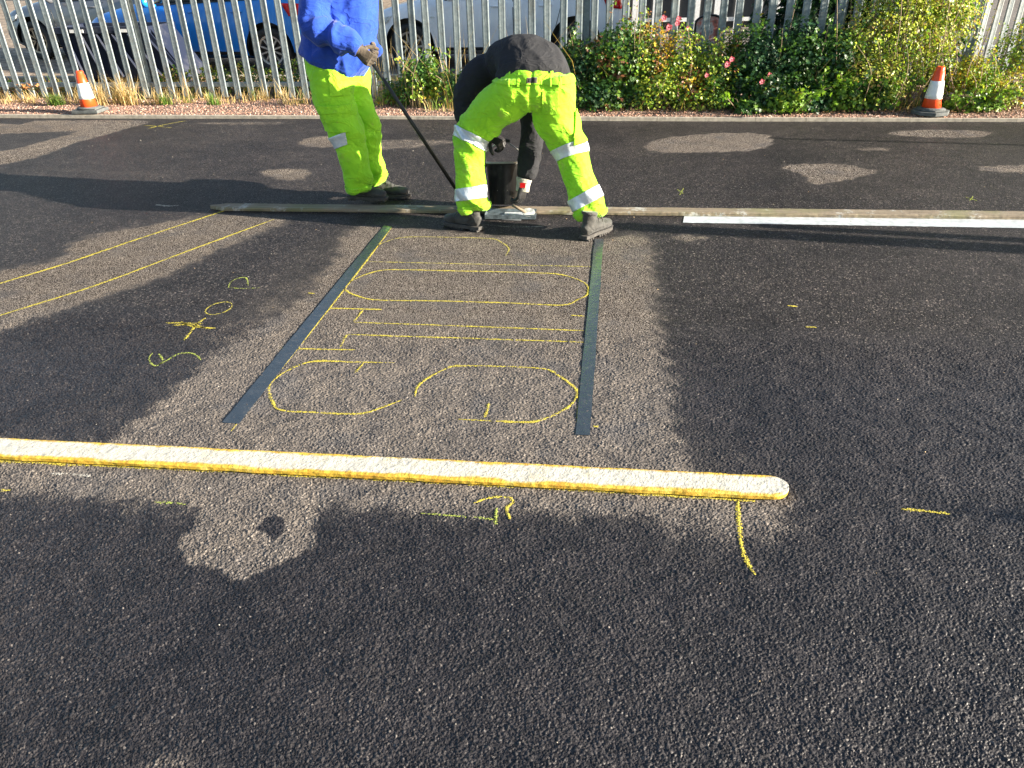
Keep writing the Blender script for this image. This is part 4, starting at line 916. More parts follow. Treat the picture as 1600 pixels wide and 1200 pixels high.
# navy skip with slanting ribs behind the left of the fence
def skip():
    a = at(86, 45, 10.55); b = at(232, 45, 10.55); x0, x1 = a.x, b.x; zt = .74
    r = empty('steel_skip', ((x0 + x1) / 2, 10.85, .04), 0, 'dark navy steel skip with slanting ribs in front of the blue car', 'skip'); w_ = (x1 - x0) / 2
    def sd_(x, z): return x
    T = [(-w_, zt - .04), (w_, zt - .04), (w_ + .42, .10), (-w_ + .12, .10)]
    for y0, y1 in ((-.32, -.30), (.30, .32)):
        m_ = MB(); v = [(x, y, z) for y in (y0, y1) for x, z in T]; m_.add(v, [(0, 1, 2, 3), (4, 7, 6, 5), (0, 4, 5, 1), (1, 5, 6, 2), (2, 6, 7, 3), (3, 7, 4, 0)]); m_.build('side_panel', M['navy'], r)
    m_ = MB(); m_.add([(-w_, -.3, zt), (-w_ + .12, -.3, .1), (-w_ + .12, .3, .1), (-w_, .3, zt)], [(0, 1, 2, 3)]); m_.add([(w_, -.3, zt), (w_ + .42, -.3, .1), (w_ + .42, .3, .1), (w_, .3, zt)], [(0, 1, 2, 3)]); m_.add([(-w_ + .12, -.3, .11), (w_ + .42, -.3, .11), (w_ + .42, .3, .11), (-w_ + .12, .3, .11)], [(0, 1, 2, 3)])
    o = m_.build('end_panel', M['navy'], r); sm = o.modifiers.new('s', 'SOLIDIFY'); sm.thickness = .012
    m_ = MB()
    for y in (-.36, .30): m_.box((-w_ - .03, y, zt - .07), (w_ + .03, y + .06, zt + .015))
    for x in (-w_ - .03, w_ - .03): m_.box((x, -.30, zt - .06), (x + .06, .30, zt + .01))
    m_.build('rim', M['navy'], r, bevel=.006)
    for k in range(6):
        x = -w_ + .15 + k * (2 * w_ - .1) / 5.5; sl_ = .12 + .30 * k / 5
        MB().tube([(x, -.345, zt - .08), (x + sl_, -.345, .12)], .022, 6).build('rib', M['navy'], r)
    MB().box((-w_ + .25, -.372, zt - .055), (-w_ + .45, -.366, zt - .015)).build('sticker', mw, r)
    MB().box((w_ - .42, -.372, zt - .055), (w_ - .25, -.366, zt - .015)).build('sticker', mw, r)
    for x in (-w_ + .3, w_ + .2): MB().box((x, -.3, 0), (x + .08, .3, .1)).build('skid', M['navy'], r)
skip()
# pavement sign, white railings
def psign():
    q = at(1108, 48, 10.3); r = empty('pavement_sign', (q.x, 10.3, .04), 0, 'rounded black framed pavement sign behind the rose bush', 'sign')
    pts = [(-.17, 0), (.17, 0), (.17, .72)] + [(.17 * cos(a) * 1., .72 + .09 * sin(a)) for a in [pi * k / 8 for k in range(1, 8)]] + [(-.17, .72)]
    Mx = Matrix.Rotation(pi / 2, 4, 'X')
    fr = MB(); fr.tube([V((x, 0, z)) for x, z in pts] + [V((-.17, 0, 0))], .014, 8); fr.build('frame', M['black_plastic'], r, True)
    MB().prism([(x * .96, z * .99) for x, z in pts], -.004, .004, Mx).build('board', M['poster'], r)
    MB().tube([(-.17, .25, 0), (-.17, .02, .75)], .01, 6).build('leg', M['black_plastic'], r); MB().tube([(.17, .25, 0), (.17, .02, .75)], .01, 6).build('leg', M['black_plastic'], r)
mp_, t, p = nodes('faded poster'); c = ocoord(t); L(t, ramp(t, noise(t, c, 7, 3), [(.38, (.25, .13, .10)), (.45, (.55, .16, .12)), (.55, (.62, .60, .56)), (.62, (.10, .09, .10)), (.7, (.5, .1, .08))]), p.inputs['Base Color']); M['poster'] = mp_
psign()
M['rail_white'] = plain('white painted rail', (.70, .72, .72), .5); M['dark_wall'] = plain('dark panel', (.03, .035, .04), .6)
q = at(1165, 10, 17.); r = empty('white_railing', (q.x - 3.0, 17., .03), 0, 'white railing with dark gaps far behind the rose bush', 'railing')
for z in (.22, .80, 1.3): MB().box((0, -.02, z), (5.2, .02, z + .07)).build('rail', M['rail_white'], r)
for k in range(14): MB().box((k * .4, -.035, 0), (k * .4 + .12, -.022, 1.45)).build('post', M['rail_white'], r)
MB().box((0, .05, .1), (5.2, .08, 1.4)).build('backing_panel', M['dark_wall'], r)
r = empty('industrial_building', (6, 34, 0), 0, 'pale industrial unit far behind the car park', 'building')
mb = MB(); mb.box((-26, 0, 0), (20, 8, 5)); mb.build('wall', plain('cladding', (.34, .33, .30), .7), r)
MB().add([(-26.3, -.3, 5.02), (20.3, -.3, 5.02), (20.3, 8.3, 5.02), (-26.3, 8.3, 5.02), (-26.3, 4, 6.6), (20.3, 4, 6.6)], [(0, 1, 5, 4), (3, 4, 5, 2), (0, 4, 3), (1, 2, 5), (0, 3, 2, 1)]).build('roof', plain('roof sheet', (.2, .21, .22), .6), r)
for k in range(8): MB().box((-24 + k * 5.5, -.05, 0), (-21 + k * 5.5, -.01, 3.2)).build('door', M['dark_wall'], r)

# ------------------------------------------------------------------ posts off to the right whose shadows fall across the road
def sign_post(x, y, h, rad, label):
    r = empty('steel_post', (x, y, 0), 0, label, 'post'); MB().lathe([(rad, -.05), (rad, h - .02), (rad * .7, h)], 16).build('shaft', M['galv'], r, True)
    MB().lathe([(rad * 2, 0), (rad * 2, .012), (rad, .03)], 16).build('base_plate', M['galv'], r)
def shadow_post(px, py, dist, rad, label, h0=None):
    tip = gp(px, py); d = V((cos(SUN_AZ), sin(SUN_AZ), 0)); b = tip + d * dist; sign_post(b.x, b.y, dist * math.tan(SUN_EL) * 1.0, rad, label)
shadow_post(955, 352, 6.2, .085, 'thick steel post outside the picture at right, nearer the board')
shadow_post(1180, 352, 5.2, .05, 'steel post outside the picture at right, beside the thick one')
shadow_post(1206, 215.6, 6.6, .02, 'thin steel post by the verge outside the picture at right')
shadow_post(1505, 797, 9.0, .035, 'tall thin steel post behind and right of the camera')

# ------------------------------------------------------------------ people
HV = (.36, .80, .012)
def mat_hivis():
    m, t, p = nodes('hi vis lime cloth'); c = ocoord(t)
    cc = ramp(t, noise(t, c, 9, 4), [(.3, (.24, .60, .018)), (.7, (.35, .75, .028))])
    st = mth(t, 'MULTIPLY', sstep(t, noise(t, c, 8, 7, .75), .55, .72), .55); cc = mix(t, cc, (.34, .42, .10), st)
    L(t, cc, p.inputs['Base Color']); p.inputs['Roughness'].default_value = .75; p.inputs['Specular IOR Level'].default_value = .25; p.inputs['Sheen Weight'].default_value = .1
    crease(t, p, c, .014, .45); return m
M['hivis'] = mat_hivis()
M['blue_cloth'] = mat_cloth('blue sweatshirt cloth', (.016, .060, .38), rough=.85)
M['black_cloth'] = mat_cloth('faded black sweatshirt cloth', (.027, .028, .031), rough=.95, sheen=0., stain=.2, stain_col=(.05, .05, .05))
M['glove_grey'] = mat_cloth('grimy work glove', (.085, .068, .048), rough=.75, var=.5)
M['glove_black'] = plain('black glove coating', (.018, .018, .019), .45, var=.4, scale=40, bmp=.002)
M['glove_cuff'] = mat_cloth('beige glove cuff', (.42, .40, .34), var=.2)
M['boot'] = mat_cloth('dusty black boot leather', (.050, .050, .047), rough=.6, var=.4, stain=.6, stain_col=(.16, .14, .115))
M['boot_sole'] = plain('boot sole rubber', (.055, .052, .048), .8, var=.4, scale=40, bmp=.003)
M['reflect'] = plain('silver reflective tape', (.58, .64, .68), .35, .25, var=.1, scale=60, bmp=.001)
M['skin'] = plain('skin', (.52, .26, .17), .5, var=.12, scale=20)
M['hair'] = plain('brown hair', (.05, .03, .018), .6, var=.4, scale=80, bmp=.003)
M['eye'] = plain('eye', (.5, .5, .48), .2)
def A_(px, py, Y, ra, rb=None): q = at(px, py, Y); return (q.x, q.y, q.z, ra, rb or ra)
def shrink(rows, d): return [(*r[:3], max(.02, r[3] - d), max(.02, r[4] - d)) for r in rows]

def hand_shapes(wr, d, pn, curls, side=1, s=1., fr=.0095, thumb=(.5, .6), palm_t=.017):
    """closed shapes of one hand: palm, four separate fingers, thumb. d towards the fingers, pn the way the palm faces"""
    d = V(d).normalized(); pn = V(pn); pn = (pn - d * pn.dot(d)).normalized(); ac = d.cross(pn) * side     # ac points to the thumb side
    wr = V(wr); out = [limb([(*(wr - d * .01), .030 * s, .022 * s), (*(wr + d * .03 * s), .036 * s, palm_t * s * 1.15), (*(wr + d * .07 * s), .042 * s, palm_t * s), (*(wr + d * .097 * s), .040 * s, .013 * s)], ref=ac, sub=4, n=16)]
    for i, (o, ln) in enumerate(((.030, .078), (.010, .088), (-.011, .082), (-.030, .064))):
        p = wr + d * (.088 - abs(i - 1.3) * .003) * s + ac * o * s; dirn = d.copy(); pts = [tuple(p - d * .015) + (fr * s, fr * s), tuple(p) + (fr * s, fr * s)]
        cs = curls[i] if isinstance(curls[0], (tuple, list)) else curls
        for j, (c, f) in enumerate(zip(cs, (.45, .31, .24))):
            dirn = (Matrix.Rotation(-c * side, 3, ac) @ dirn) if False else (dirn * cos(c) + pn_rot(dirn, d, pn) * sin(c)).normalized()
            p = p + dirn * ln * f * s; q = fr * s * (1 - .08 * (j + 1)); pts.append(tuple(p) + (q, q))
        out.append(loft([V(a[:3]) for a in pts], [(a[3], a[4]) for a in pts], n=10)); out.append(ball(pts[-1][:3], pts[-1][3], n=6))
    p = wr + d * .025 * s + ac * .026 * s + pn * .008 * s; t1 = (d * thumb[0] + ac * thumb[1] + pn * .45).normalized(); t2 = (d * .8 + ac * .05 + pn * .6).normalized()
    pts = [p, p + t1 * .038 * s, p + t1 * .038 * s + (t1 + t2).normalized() * .030 * s, p + t1 * .038 * s + (t1 + t2).normalized() * .030 * s + t2 * .022 * s]
    out.append(loft(pts, [(.014 * s,) * 2, (.0125 * s,) * 2, (.0115 * s,) * 2, (.0095 * s,) * 2], n=10)); out.append(ball(pts[-1], .0095 * s, n=6))
    return out
def pn_rot(cur, d, pn):
    """direction perpendicular to cur in the plane of d and pn, turning towards the palm"""
    a = cur.dot(d); b = cur.dot(pn); return (pn * a - d * b)
def head_shapes(c, fwd, up, s=1.):
    fwd = V(fwd).normalized(); up = V(up); up = (up - fwd * up.dot(fwd)).normalized(); sd_ = fwd.cross(up)
    Mx = Matrix((sd_, fwd, up)).transposed(); c = V(c); P3 = lambda x, y, z: c + Mx @ V((x, y, z)) * s
    out = [ball(P3(0, -.012, .028), tuple(q * s for q in (.076, .095, .088)), Mx), ball(P3(0, .028, -.035), tuple(q * s for q in (.058, .062, .075)), Mx), ball(P3(0, .050, -.085), tuple(q * s for q in (.032, .030, .024)), Mx)]
    out.append(loft([P3(0, .088, .012), P3(0, .106, -.018), P3(0, .112, -.030), P3(0, .090, -.040)], [(.008, .008), (.011, .011), (.016, .011), (.012, .006)], ref=sd_, n=8))     # nose
    out.append(loft([P3(-.026, .082, -.064), P3(0, .092, -.062), P3(.026, .082, -.064)], [.004, .007, .004], n=8)); out.append(loft([P3(-.022, .082, -.073), P3(0, .090, -.074), P3(.022, .082, -.073)], [.004, .007, .004], n=8))
    out.append(loft([P3(-.05, .076, .024), P3(-.02, .088, .028), P3(.02, .088, .028), P3(.05, .076, .024)], [.006, .009, .009, .006], n=8))
    for q in (-1, 1): out.append(ball(P3(q * .076, -.005, -.005), (.010 * s, .018 * s, .031 * s), Mx, 8))
    return out, P3, Mx
def person(name, label, voxel=.008, **k):
    return name
def cut_patch(me, planes, off, name, mat, parent, solid=.002, smooth=True):
    bm = bmesh.new(); bm.from_mesh(me)
    for co, no in planes:
        g = bm.verts[:] + bm.edges[:] + bm.faces[:]
        bmesh.ops.bisect_plane(bm, geom=g, plane_co=V(co), plane_no=V(no), clear_outer=True, clear_inner=False)
    bm.normal_update()
    for v in bm.verts: v.co += v.normal * off
    nm = bpy.data.meshes.new(name); bm.to_mesh(nm); bm.free()
    if not nm.vertices: print('EMPTY PATCH', name); 
    nm.materials.clear()
    o = link(name, nm, mat, parent, smooth)
    if solid: sm = o.modifiers.new('s', 'SOLIDIFY'); sm.thickness = solid; sm.offset = 1
    return o
def ring_band(me, a, b, t0, t1, side, off, name, mat, parent, extra=(), tilt=(0, 0, 0), **k):
    a, b = V(a[:3]), V(b[:3]); d = (b - a); n = (d.normalized() + V(tilt)).normalized()
    return cut_patch(me, [(a + d * t0, -n), (a + d * t1, n), *side, *extra], off, name, mat, parent, **k)

def boot(loc, toe, parent, label=None, s=1.):
    """toe: direction of the toe in the ground plane"""
    rz = atan2(toe[1], toe[0]); b = empty('boot', loc, rz); b.parent = parent; b.scale = (s, s, s)
    out = [(-.118, -.030), (-.125, 0), (-.118, .030), (-.06, .037), (0, .036), (.06, .046), (.11, .050), (.155, .042), (.182, .018), (.186, -.004), (.172, -.030), (.13, -.048), (.07, -.047), (0, -.036), (-.06, -.037)]
    m_ = MB(); m_.prism(out, .010, .034); m_.prism([(x * 1.02, y * 1.05) for x, y in out], .026, .033)
    for k in range(13):
        x = -.112 + k * .0225
        if -.045 < x < -.005: continue
        wd = .040 if x < 0 else .046 - max(0, (x - .10)) * .25
        m_.box((x, -wd, 0), (x + .013, wd, .012))
    m_.build('sole', M['boot_sole'], b, bevel=.002)
    up_ = [limb([(-.112, 0, .060, .026, .030), (-.09, 0, .068, .036, .042), (-.03, 0, .072, .040, .044), (.04, 0, .066, .043, .038), (.10, 0, .058, .047, .033), (.145, 0, .052, .041, .030), (.170, 0, .047, .026, .021)], ref=(0, 1, 0)),
           limb([(-.055, 0, .05, .040, .056), (-.058, 0, .11, .040, .050), (-.050, 0, .165, .045, .054)], ref=(0, 1, 0)), limb([(-.03, 0, .12, .022, .03), (.03, 0, .098, .026, .018), (.07, 0, .085, .028, .012)], ref=(0, 1, 0))]
    me = fuse('upper', up_, .006, 4); wrinkle(me, lambda p, n: .0025 * nz(p, (40, 40, 40)) - (.003 if abs(p[0] - .075 + .25 * abs(p[1])) < .004 else 0)); link('upper', me, M['boot'], b, True)
    lc = MB()
    for k in range(4):
        x = .068 - k * .026; z = .096 + k * .013 + .002; lc.tube([(x, -.024, z - .010), (x + .006, 0, z + .004), (x, .024, z - .010)], .0026, 5); lc.tube([(x, -.024, z - .010), (x - .02, 0, z + .010), (x - .026, .024, z + .003)], .0022, 5)
    lc.tube([(-.01, 0, .148), (.01, -.03, .155), (.025, -.045, .12), (.02, -.05, .10)], .0024, 5); lc.tube([(-.01, 0, .148), (.015, .03, .158), (.03, .045, .125)], .0024, 5)
    lc.build('lace', M['glove_black'], b, True)
    col_ = fuse('collar', [limb([(-.056, 0, .155, .050, .058), (-.052, 0, .175, .051, .060)], ref=(0, 1, 0))], .006, 2); link('collar', col_, M['boot'], b, True)
    return b

# ---------------- standing worker (faces right, near arm holds the pole)
def folds(z_w, amp, f=(4, 4, 15), shear=0., seed=0.):
    def fn(p, n):
        w_ = z_w(p)
        if w_ <= 0: return 0.
        q = (p[0], p[1], p[2] + shear * p[0])
        a = nz(q, f, seed); r_ = 1 - abs(a) * 2.6; b = nz(p, (9, 9, 9), seed + 4)
        return amp * w_ * (max(-.5, r_) * .75 + .5 * b)
    return fn
def leg_w(knee_z):
    return lambda p: .35 + 1.0 * math.exp(-((p[2] - knee_z) / .10) ** 2) + 1.3 * math.exp(-((p[2] - .14) / .10) ** 2)
near = [(-1.875, 5.25, .93, .14, .12), (-1.865, 5.25, .84, .148, .13), A_(520, 150, 5.23, .138, .125), A_(531, 178, 5.22, .126, .118), A_(541, 205, 5.21, .112, .108), A_(549, 235, 5.20, .103, .10), A_(556, 262, 5.20, .094, .094), A_(561, 283, 5.20, .090, .092), A_(563, 298, 5.20, .078, .080)]
far = [(-1.80, 5.42, .93, .14, .12), (-1.79, 5.42, .84, .14, .125), A_(551, 150, 5.42, .125, .12), A_(564, 185, 5.42, .114, .11), A_(570, 215, 5.42, .106, .105), A_(576, 245, 5.42, .094, .095), A_(582, 266, 5.42, .090, .090), A_(586, 284, 5.41, .080, .080)]
pelv = [(-1.83, 5.335, .78, .10, .12), (-1.845, 5.335, .86, .185, .19), (-1.855, 5.335, .95, .20, .19), (-1.85, 5.335, 1.03, .20, .18)]
tors = [A_(521, 99, 5.33, .222, .20), A_(526, 78, 5.33, .238, .21), A_(529, 55, 5.33, .236, .21), A_(534, 20, 5.33, .225, .21), A_(538, -15, 5.33, .205, .215), A_(540, -30, 5.33, .185, .215), A_(541, -48, 5.33, .12, .13)]
sh_z = 1.43
armR = [(-1.80, 5.16, 1.43, .085, .085), (-1.86, 5.10, 1.32, .088, .088), A_(494, 36, 5.07, .088, .084), A_(510, 50, 5.05, .086, .082), A_(532, 62, 5.04, .076, .074), A_(549, 71, 5.03, .062, .062), A_(558, 77, 5.03, .052, .052)]
armL = [(-1.78, 5.50, 1.43, .085, .085), (-1.80, 5.56, 1.30, .085, .085), (-1.77, 5.58, 1.15, .08, .08), (-1.68, 5.50, 1.06, .072, .072), (-1.60, 5.37, 1.02, .055, .055)]
b1 = empty('tmp')
bpy.data.objects.remove(b1)
pole_a = at(563, 70, 5.045); pole_b = V((-.975, 5.15, .05)); pd = (pole_b - pole_a).normalized()
wrR = V(armR[-1][:3]); gripR = pole_a + pd * .085
wrL = V(armL[-1][:3]); gripL = pole_a + pd * .20
hs, HP, HM = head_shapes((-1.70, 5.33, 1.69), (1, 0, -.12), (0, 0, 1))
def hand_for(wr, grip, pd_, palm, curls, fr, pt, s=1., side=1):
    d = (grip - V(palm) * .030 - wr); d.normalize(); return hand_shapes(wr, d, palm, curls, side, s, fr, palm_t=pt)
palmR = (.05, .95, .0); palmL = (0, -.95, 0)
bd = [limb(shrink(r, .035), sub=4) for r in (near, far)] + [limb(shrink(pelv, .03), ref=(1, 0, 0), sub=4), limb(shrink(tors, .035), ref=(1, 0, 0), sub=4)] + [limb(shrink(r, .025), sub=4) for r in (armR, armL)]
bd += [limb([A_(541, -40, 5.33, .06), (-1.74, 5.33, 1.60, .056, .056), (-1.72, 5.33, 1.68, .055, .055)], sub=3)] + hs
for k, (bx_, by_, bz_) in ((near, (-1.745, 5.262, .034)), (far, (-1.625, 5.440, 0))):
    a_ = V(k[-1][:3]); bd.append(limb([(*(a_ + V((-.01, 0, .04))), .042, .042), (bx_ - .055, by_, bz_ + .12, .034, .034), (bx_ - .055, by_, bz_ + .075, .030, .028)], sub=3)); bd.append(limb([(bx_ - .08, by_, bz_ + .066, .024, .022), (bx_ + .02, by_, bz_ + .064, .026, .020), (bx_ + .11, by_, bz_ + .058, .022, .012)], ref=(0, 1, 0), sub=3)) 
bd += hand_for(wrR, gripR, pd, palmR, (.9, 1.3, .9), .0085, .014, 1., 1) + hand_for(wrL, gripL, pd, palmL, (.9, 1.3, .9), .0085, .014, 1., -1)
P1 = link('person', fuse('person', bd, .008, 2), M['skin'], smooth=True)
tag(P1, 'person in a blue sweatshirt and lime hi-vis trousers standing upright and holding a long pole', 'person')
tme = fuse('trousers', [limb(near, ref=(1, 0, 0)), limb(far, ref=(1, 0, 0)), limb(pelv, ref=(1, 0, 0))], .0085, 5)
wrinkle(tme, folds(leg_w(.52), .021, (4.0, 4.0, 9), .6, 2.)); wrinkle(tme, folds(lambda p: .8, .004, (14, 14, 22), 1.2, 5.))
tr1 = link('trousers', tme, M['hivis'], P1, True)
ysp = 5.325; side_near = [((0, ysp, 0), (0, 1, 0))]
ring_band(tme, near[4], near[5], .0, .62, side_near, .004, 'reflective_band', M['reflect'], P1, extra=[((at(549, 215, 5.2).x, 0, 0), (1, 0, 0))], tilt=(.18, 0, 0))
# cargo pocket and its flap, front hip pocket, hem turn-ups
pk = lambda x0, x1, z0, z1: [((x0, 0, 0), (-1, 0, 0)), ((x1, 0, 0), (1, 0, 0)), ((0, 0, z0), (0, 0, -1)), ((0, 0, z1), (0, 0, 1)), ((0, 5.24, 0), (0, 1, 0))]
cut_patch(tme, pk(-1.93, -1.735, .545, .70), .007, 'cargo_pocket', M['hivis'], P1, .007); cut_patch(tme, pk(-1.935, -1.73, .665, .715), .015, 'pocket_flap', M['hivis'], P1, .005)
cut_patch(tme, pk(-1.84, -1.715, .77, .90), .004, 'hip_pocket', M['hivis'], P1, .003)
for r_, sd_ in ((near, ((0, ysp, 0), (0, 1, 0))), (far, ((0, ysp, 0), (0, -1, 0)))): ring_band(tme, r_[-2], r_[-1], .45, 1.25, [sd_], .004, 'hem', M['hivis'], P1, solid=.005)
sme = fuse('sweatshirt', [limb(tors, ref=(1, 0, 0)), limb(armR), limb(armL)], .009, 5)
def sw_w(p): return .5 + .9 * math.exp(-((p[2] - 1.0) / .05) ** 2) + (1.0 if p[1] < 5.14 and p[2] < 1.25 else 0)
wrinkle(sme, folds(sw_w, .016, (7, 5, 7), -.9, 7.)); wrinkle(sme, folds(lambda p: 1., .018, (8, 4, 1.8), .5, 3.))
sw1 = link('sweatshirt', sme, M['blue_cloth'], P1, True)
def cuff(me, rows, mat, parent, n='cuff', t0=.3):
    a, b = V(rows[-2][:3]), V(rows[-1][:3]); d = (b - a).normalized()
    o = limb([(*(a.lerp(b, t0)), rows[-1][3] + .002, rows[-1][3] + .002), (*(b + d * .012), rows[-1][3] - .004, rows[-1][3] - .004)], sub=4); f = MB().add(*o); return f.build(n, mat, parent, True)
cuff(sme, armR, M['blue_cloth'], P1)
g1 = fuse('glove', hand_for(wrR, gripR, pd, palmR, (.9, 1.3, .9), .0125, .021, 1.08, 1) + [limb([(*(wrR - (gripR - wrR).normalized() * .03), .042, .042), (*(wrR + (gripR - wrR).normalized() * .02), .036, .030)], sub=3)], .0035, 2)
link('glove', g1, M['glove_grey'], P1, True)
g2 = fuse('glove', hand_for(wrL, gripL, pd, palmL, (.9, 1.3, .9), .0125, .020, 1.05, -1), .0035, 2); link('glove', g2, M['glove_grey'], P1, True)
hr = fuse('hair', [ball(HP(0, -.024, .040), (.082, .096, .086), HM), ball(HP(0, -.055, -.01), (.068, .055, .06), HM)], .006, 3); wrinkle(hr, lambda p, n: .004 * nz(p, (60, 60, 60))); link('hair', hr, M['hair'], P1, True)
for q in (-1, 1): MB().add(*ball(HP(q * .030, .078, .004), .011, n=8)).build('eye', M['eye'], P1, True)
boot((-1.745, 5.262, .034), (1, -.13), P1); boot((-1.625, 5.440, .0), (1, -.05), P1)

# pole with scraper foot
r = empty('squeegee_pole', tuple(pole_b), 0, 'long thin dark pole held by the standing worker, running down to the board', 'pole'); O = pole_b
MB().tube([pole_a - pd * .05 - O, (pole_a + pole_b) * .5 - O, pole_b - O], .0125, 12).build('shaft', M['dark_pole'], r, True)
MB().tube([pole_a - pd * .055 - O, pole_a + pd * .10 - O], .0155, 12).build('grip', M['rubber'], r, True)
MB().box((-.02, -.09, -.045), (.0, .09, -.005)).build('scraper_blade', M['rubber'], r); MB().tube([V((0, 0, .0)), V((-.01, 0, -.03))], .018, 10).build('socket', M['steel'], r, True)

# ---------------- bending worker (seen from behind, bent forward over the board)
LL = [(-.565, 4.79, .92, .12, .12), (-.575, 4.79, .84, .132, .132), A_(770, 172, 4.83, .124, .124), A_(749, 192, 4.86, .114, .116), A_(738, 210, 4.87, .106, .108), A_(735, 235, 4.84, .094, .096), A_(734, 262, 4.81, .090, .092), A_(736, 292, 4.79, .096, .096), A_(739, 312, 4.77, .092, .092), A_(742, 326, 4.76, .074, .076)]
RL = [(-.345, 4.79, .92, .12, .12), (-.335, 4.79, .84, .132, .132), A_(866, 182, 4.83, .126, .124), A_(879, 205, 4.85, .114, .114), A_(888, 228, 4.86, .104, .106), A_(896, 252, 4.83, .094, .094), A_(905, 278, 4.78, .092, .092), A_(914, 303, 4.74, .096, .096), A_(918, 322, 4.72, .090, .090), A_(920, 336, 4.71, .076, .078)]
PV = [(-.455, 4.77, .75, .09, .08), (-.455, 4.775, .82, .205, .13), (-.457, 4.80, .87, .205, .135), (-.462, 4.85, .915, .19, .13), (-.468, 4.90, .95, .175, .12)]
TB = [(-.458, 4.835, .880, .215, .150), (-.465, 4.88, .93, .220, .152), (-.49, 4.945, .978, .208, .146), (-.53, 5.02, 1.0, .204, .14), (-.585, 5.13, .965, .215, .14), (-.62, 5.24, .90, .21, .13), (-.645, 5.31, .83, .15, .11), (-.655, 5.345, .79, .09, .08)]
AL = [(-.74, 5.20, .93, .09, .09), (-.85, 5.17, .90, .094, .094), (-.925, 5.155, .79, .086, .086), A_(727, 170, 5.14, .076, .076), A_(741, 190, 5.11, .066, .066), A_(757, 205, 5.08, .056, .056), A_(765, 211, 5.06, .046, .046)]
AR = [(-.47, 5.22, .93, .09, .09), (-.475, 5.20, .82, .082, .082), A_(833, 172, 5.17, .078, .078), A_(833, 198, 5.14, .072, .072), A_(829, 232, 5.08, .064, .064), A_(825, 262, 5.04, .056, .056), A_(822, 276, 5.02, .046, .046)]
wl = V(AL[-1][:3]); wr_ = V(AR[-1][:3])
hs, HP, HM = head_shapes((-.665, 5.44, .66), (0, -.15, -1), (0, 1, -.3))
refx = (1, 0, -.12)
# bucket first: the left hand holds its wire handle
bk = V((-.700, 5.185, .034)); apex = at(787, 219, 5.11)
dL = V((.62, -.28, -.30)); pnL = V((.1, .25, -1.))
dR = V((-.16, -.10, -1.)); pnR = V((-.8, .45, .1))
curlL = ((.8, 1.2, .9), (.85, 1.25, .9), (.9, 1.3, .9), (.95, 1.3, .9)); curlR = ((.35, .5, .4), (.45, .6, .4), (.5, .7, .5), (.6, .7, .5))
handL = lambda fr, pt, s: hand_shapes(wl, dL, pnL, curlL, -1, s, fr, palm_t=pt)
wr2 = V(A_(818, 286, 5.01, .1)[:3])
handR = lambda fr, pt, s: hand_shapes(wr2, dR, pnR, curlR, 1, s, fr, palm_t=pt)
bd = [limb(shrink(r_, .035), sub=4) for r_ in (LL, RL)] + [limb(shrink(PV, .012), ref=refx, sub=4), limb(shrink(TB, .028), ref=refx, sub=4)] + [limb(shrink(r_, .024), sub=4) for r_ in (AL, AR)]
bd += [limb([(-.645, 5.31, .83, .06, .06), (-.66, 5.38, .76, .058, .058), (-.665, 5.42, .70, .055, .055)], sub=3)] + hs
bd.append(limb([(*AR[-2][:3], .032, .032), (*wr2, .029, .026)], sub=3))
for k, dv, g in ((LL, V((-.9, .42, 0)), V((-.905, 4.765, .064))), (RL, V((.56, .83, 0)), V((-.065, 4.665, .064)))):
    a_ = V(k[-1][:3]); dv.normalize(); q = g - dv * .055; bd.append(limb([(*(a_ + V((0, 0, .04))), .042, .042), (q.x, q.y, .12, .034, .034), (q.x, q.y, .075, .030, .028)], sub=3)); bd.append(limb([(*(g - dv * .08), .024, .022), (*(g + dv * .02), .026, .020), (*(g + dv * .11 - V((0, 0, .006))), .022, .012)], ref=(-dv.y, dv.x, 0), sub=3))
bd += handL(.0085, .014, 1.) + handR(.0085, .014, 1.)
P2 = link('person', fuse('person', bd, .008, 2), M['skin'], smooth=True)
tag(P2, 'person in a black sweatshirt and lime hi-vis trousers bending over the board, seen from behind', 'person')
tme = fuse('trousers', [limb(LL), limb(RL), limb(PV, ref=refx)], .0085, 5)
wrinkle(tme, folds(leg_w(.56), .021, (4.0, 4.0, 9), .8, 12.)); wrinkle(tme, folds(lambda p: .8 if p[2] < .85 else .5, .0045, (12, 12, 20), 1.4, 15.))
# seat seam pressed in
wrinkle(tme, lambda p, n: -.010 * math.exp(-((p[0] + .457) / .012) ** 2) * (1 if p[2] > .74 and n[1] < -.2 else 0))
link('trousers', tme, M['hivis'], P2, True)
xs = -.457; sL = [((xs, 0, 0), (1, 0, 0))]; sR = [((xs, 0, 0), (-1, 0, 0))]
ring_band(tme, LL[4], LL[5], -.05, .62, sL, .004, 'reflective_band', M['reflect'], P2, tilt=(-.35, 0, 0)); ring_band(tme, LL[7], LL[8], .0, .95, sL, .004, 'reflective_band', M['reflect'], P2)
ring_band(tme, RL[4], RL[5], .0, .72, sR, .004, 'reflective_band', M['reflect'], P2, tilt=(-.05, 0, 0)); ring_band(tme, RL[7], RL[8], -.15, .85, sR, .004, 'reflective_band', M['reflect'], P2, tilt=(.30, 0, 0))
for r_, sd_ in ((LL, sL), (RL, sR)): ring_band(tme, r_[-2], r_[-1], .55, 1.3, sd_, .004, 'hem', M['hivis'], P2, solid=.005)
bx = lambda x0, x1, z0, z1, y1=4.75: [((x0, 0, 0), (-1, 0, 0)), ((x1, 0, 0), (1, 0, 0)), ((0, 0, z0), (0, 0, -1)), ((0, 0, z1), (0, 0, 1)), ((0, y1, 0), (0, 1, 0))]
cut_patch(tme, [((0, 0, .905), (0, 0, -1)), ((0, 4.93, 0), (0, 1, 0)), ((0, 0, .955), (0, 0, 1))], .005, 'waistband', M['hivis'], P2, .004)
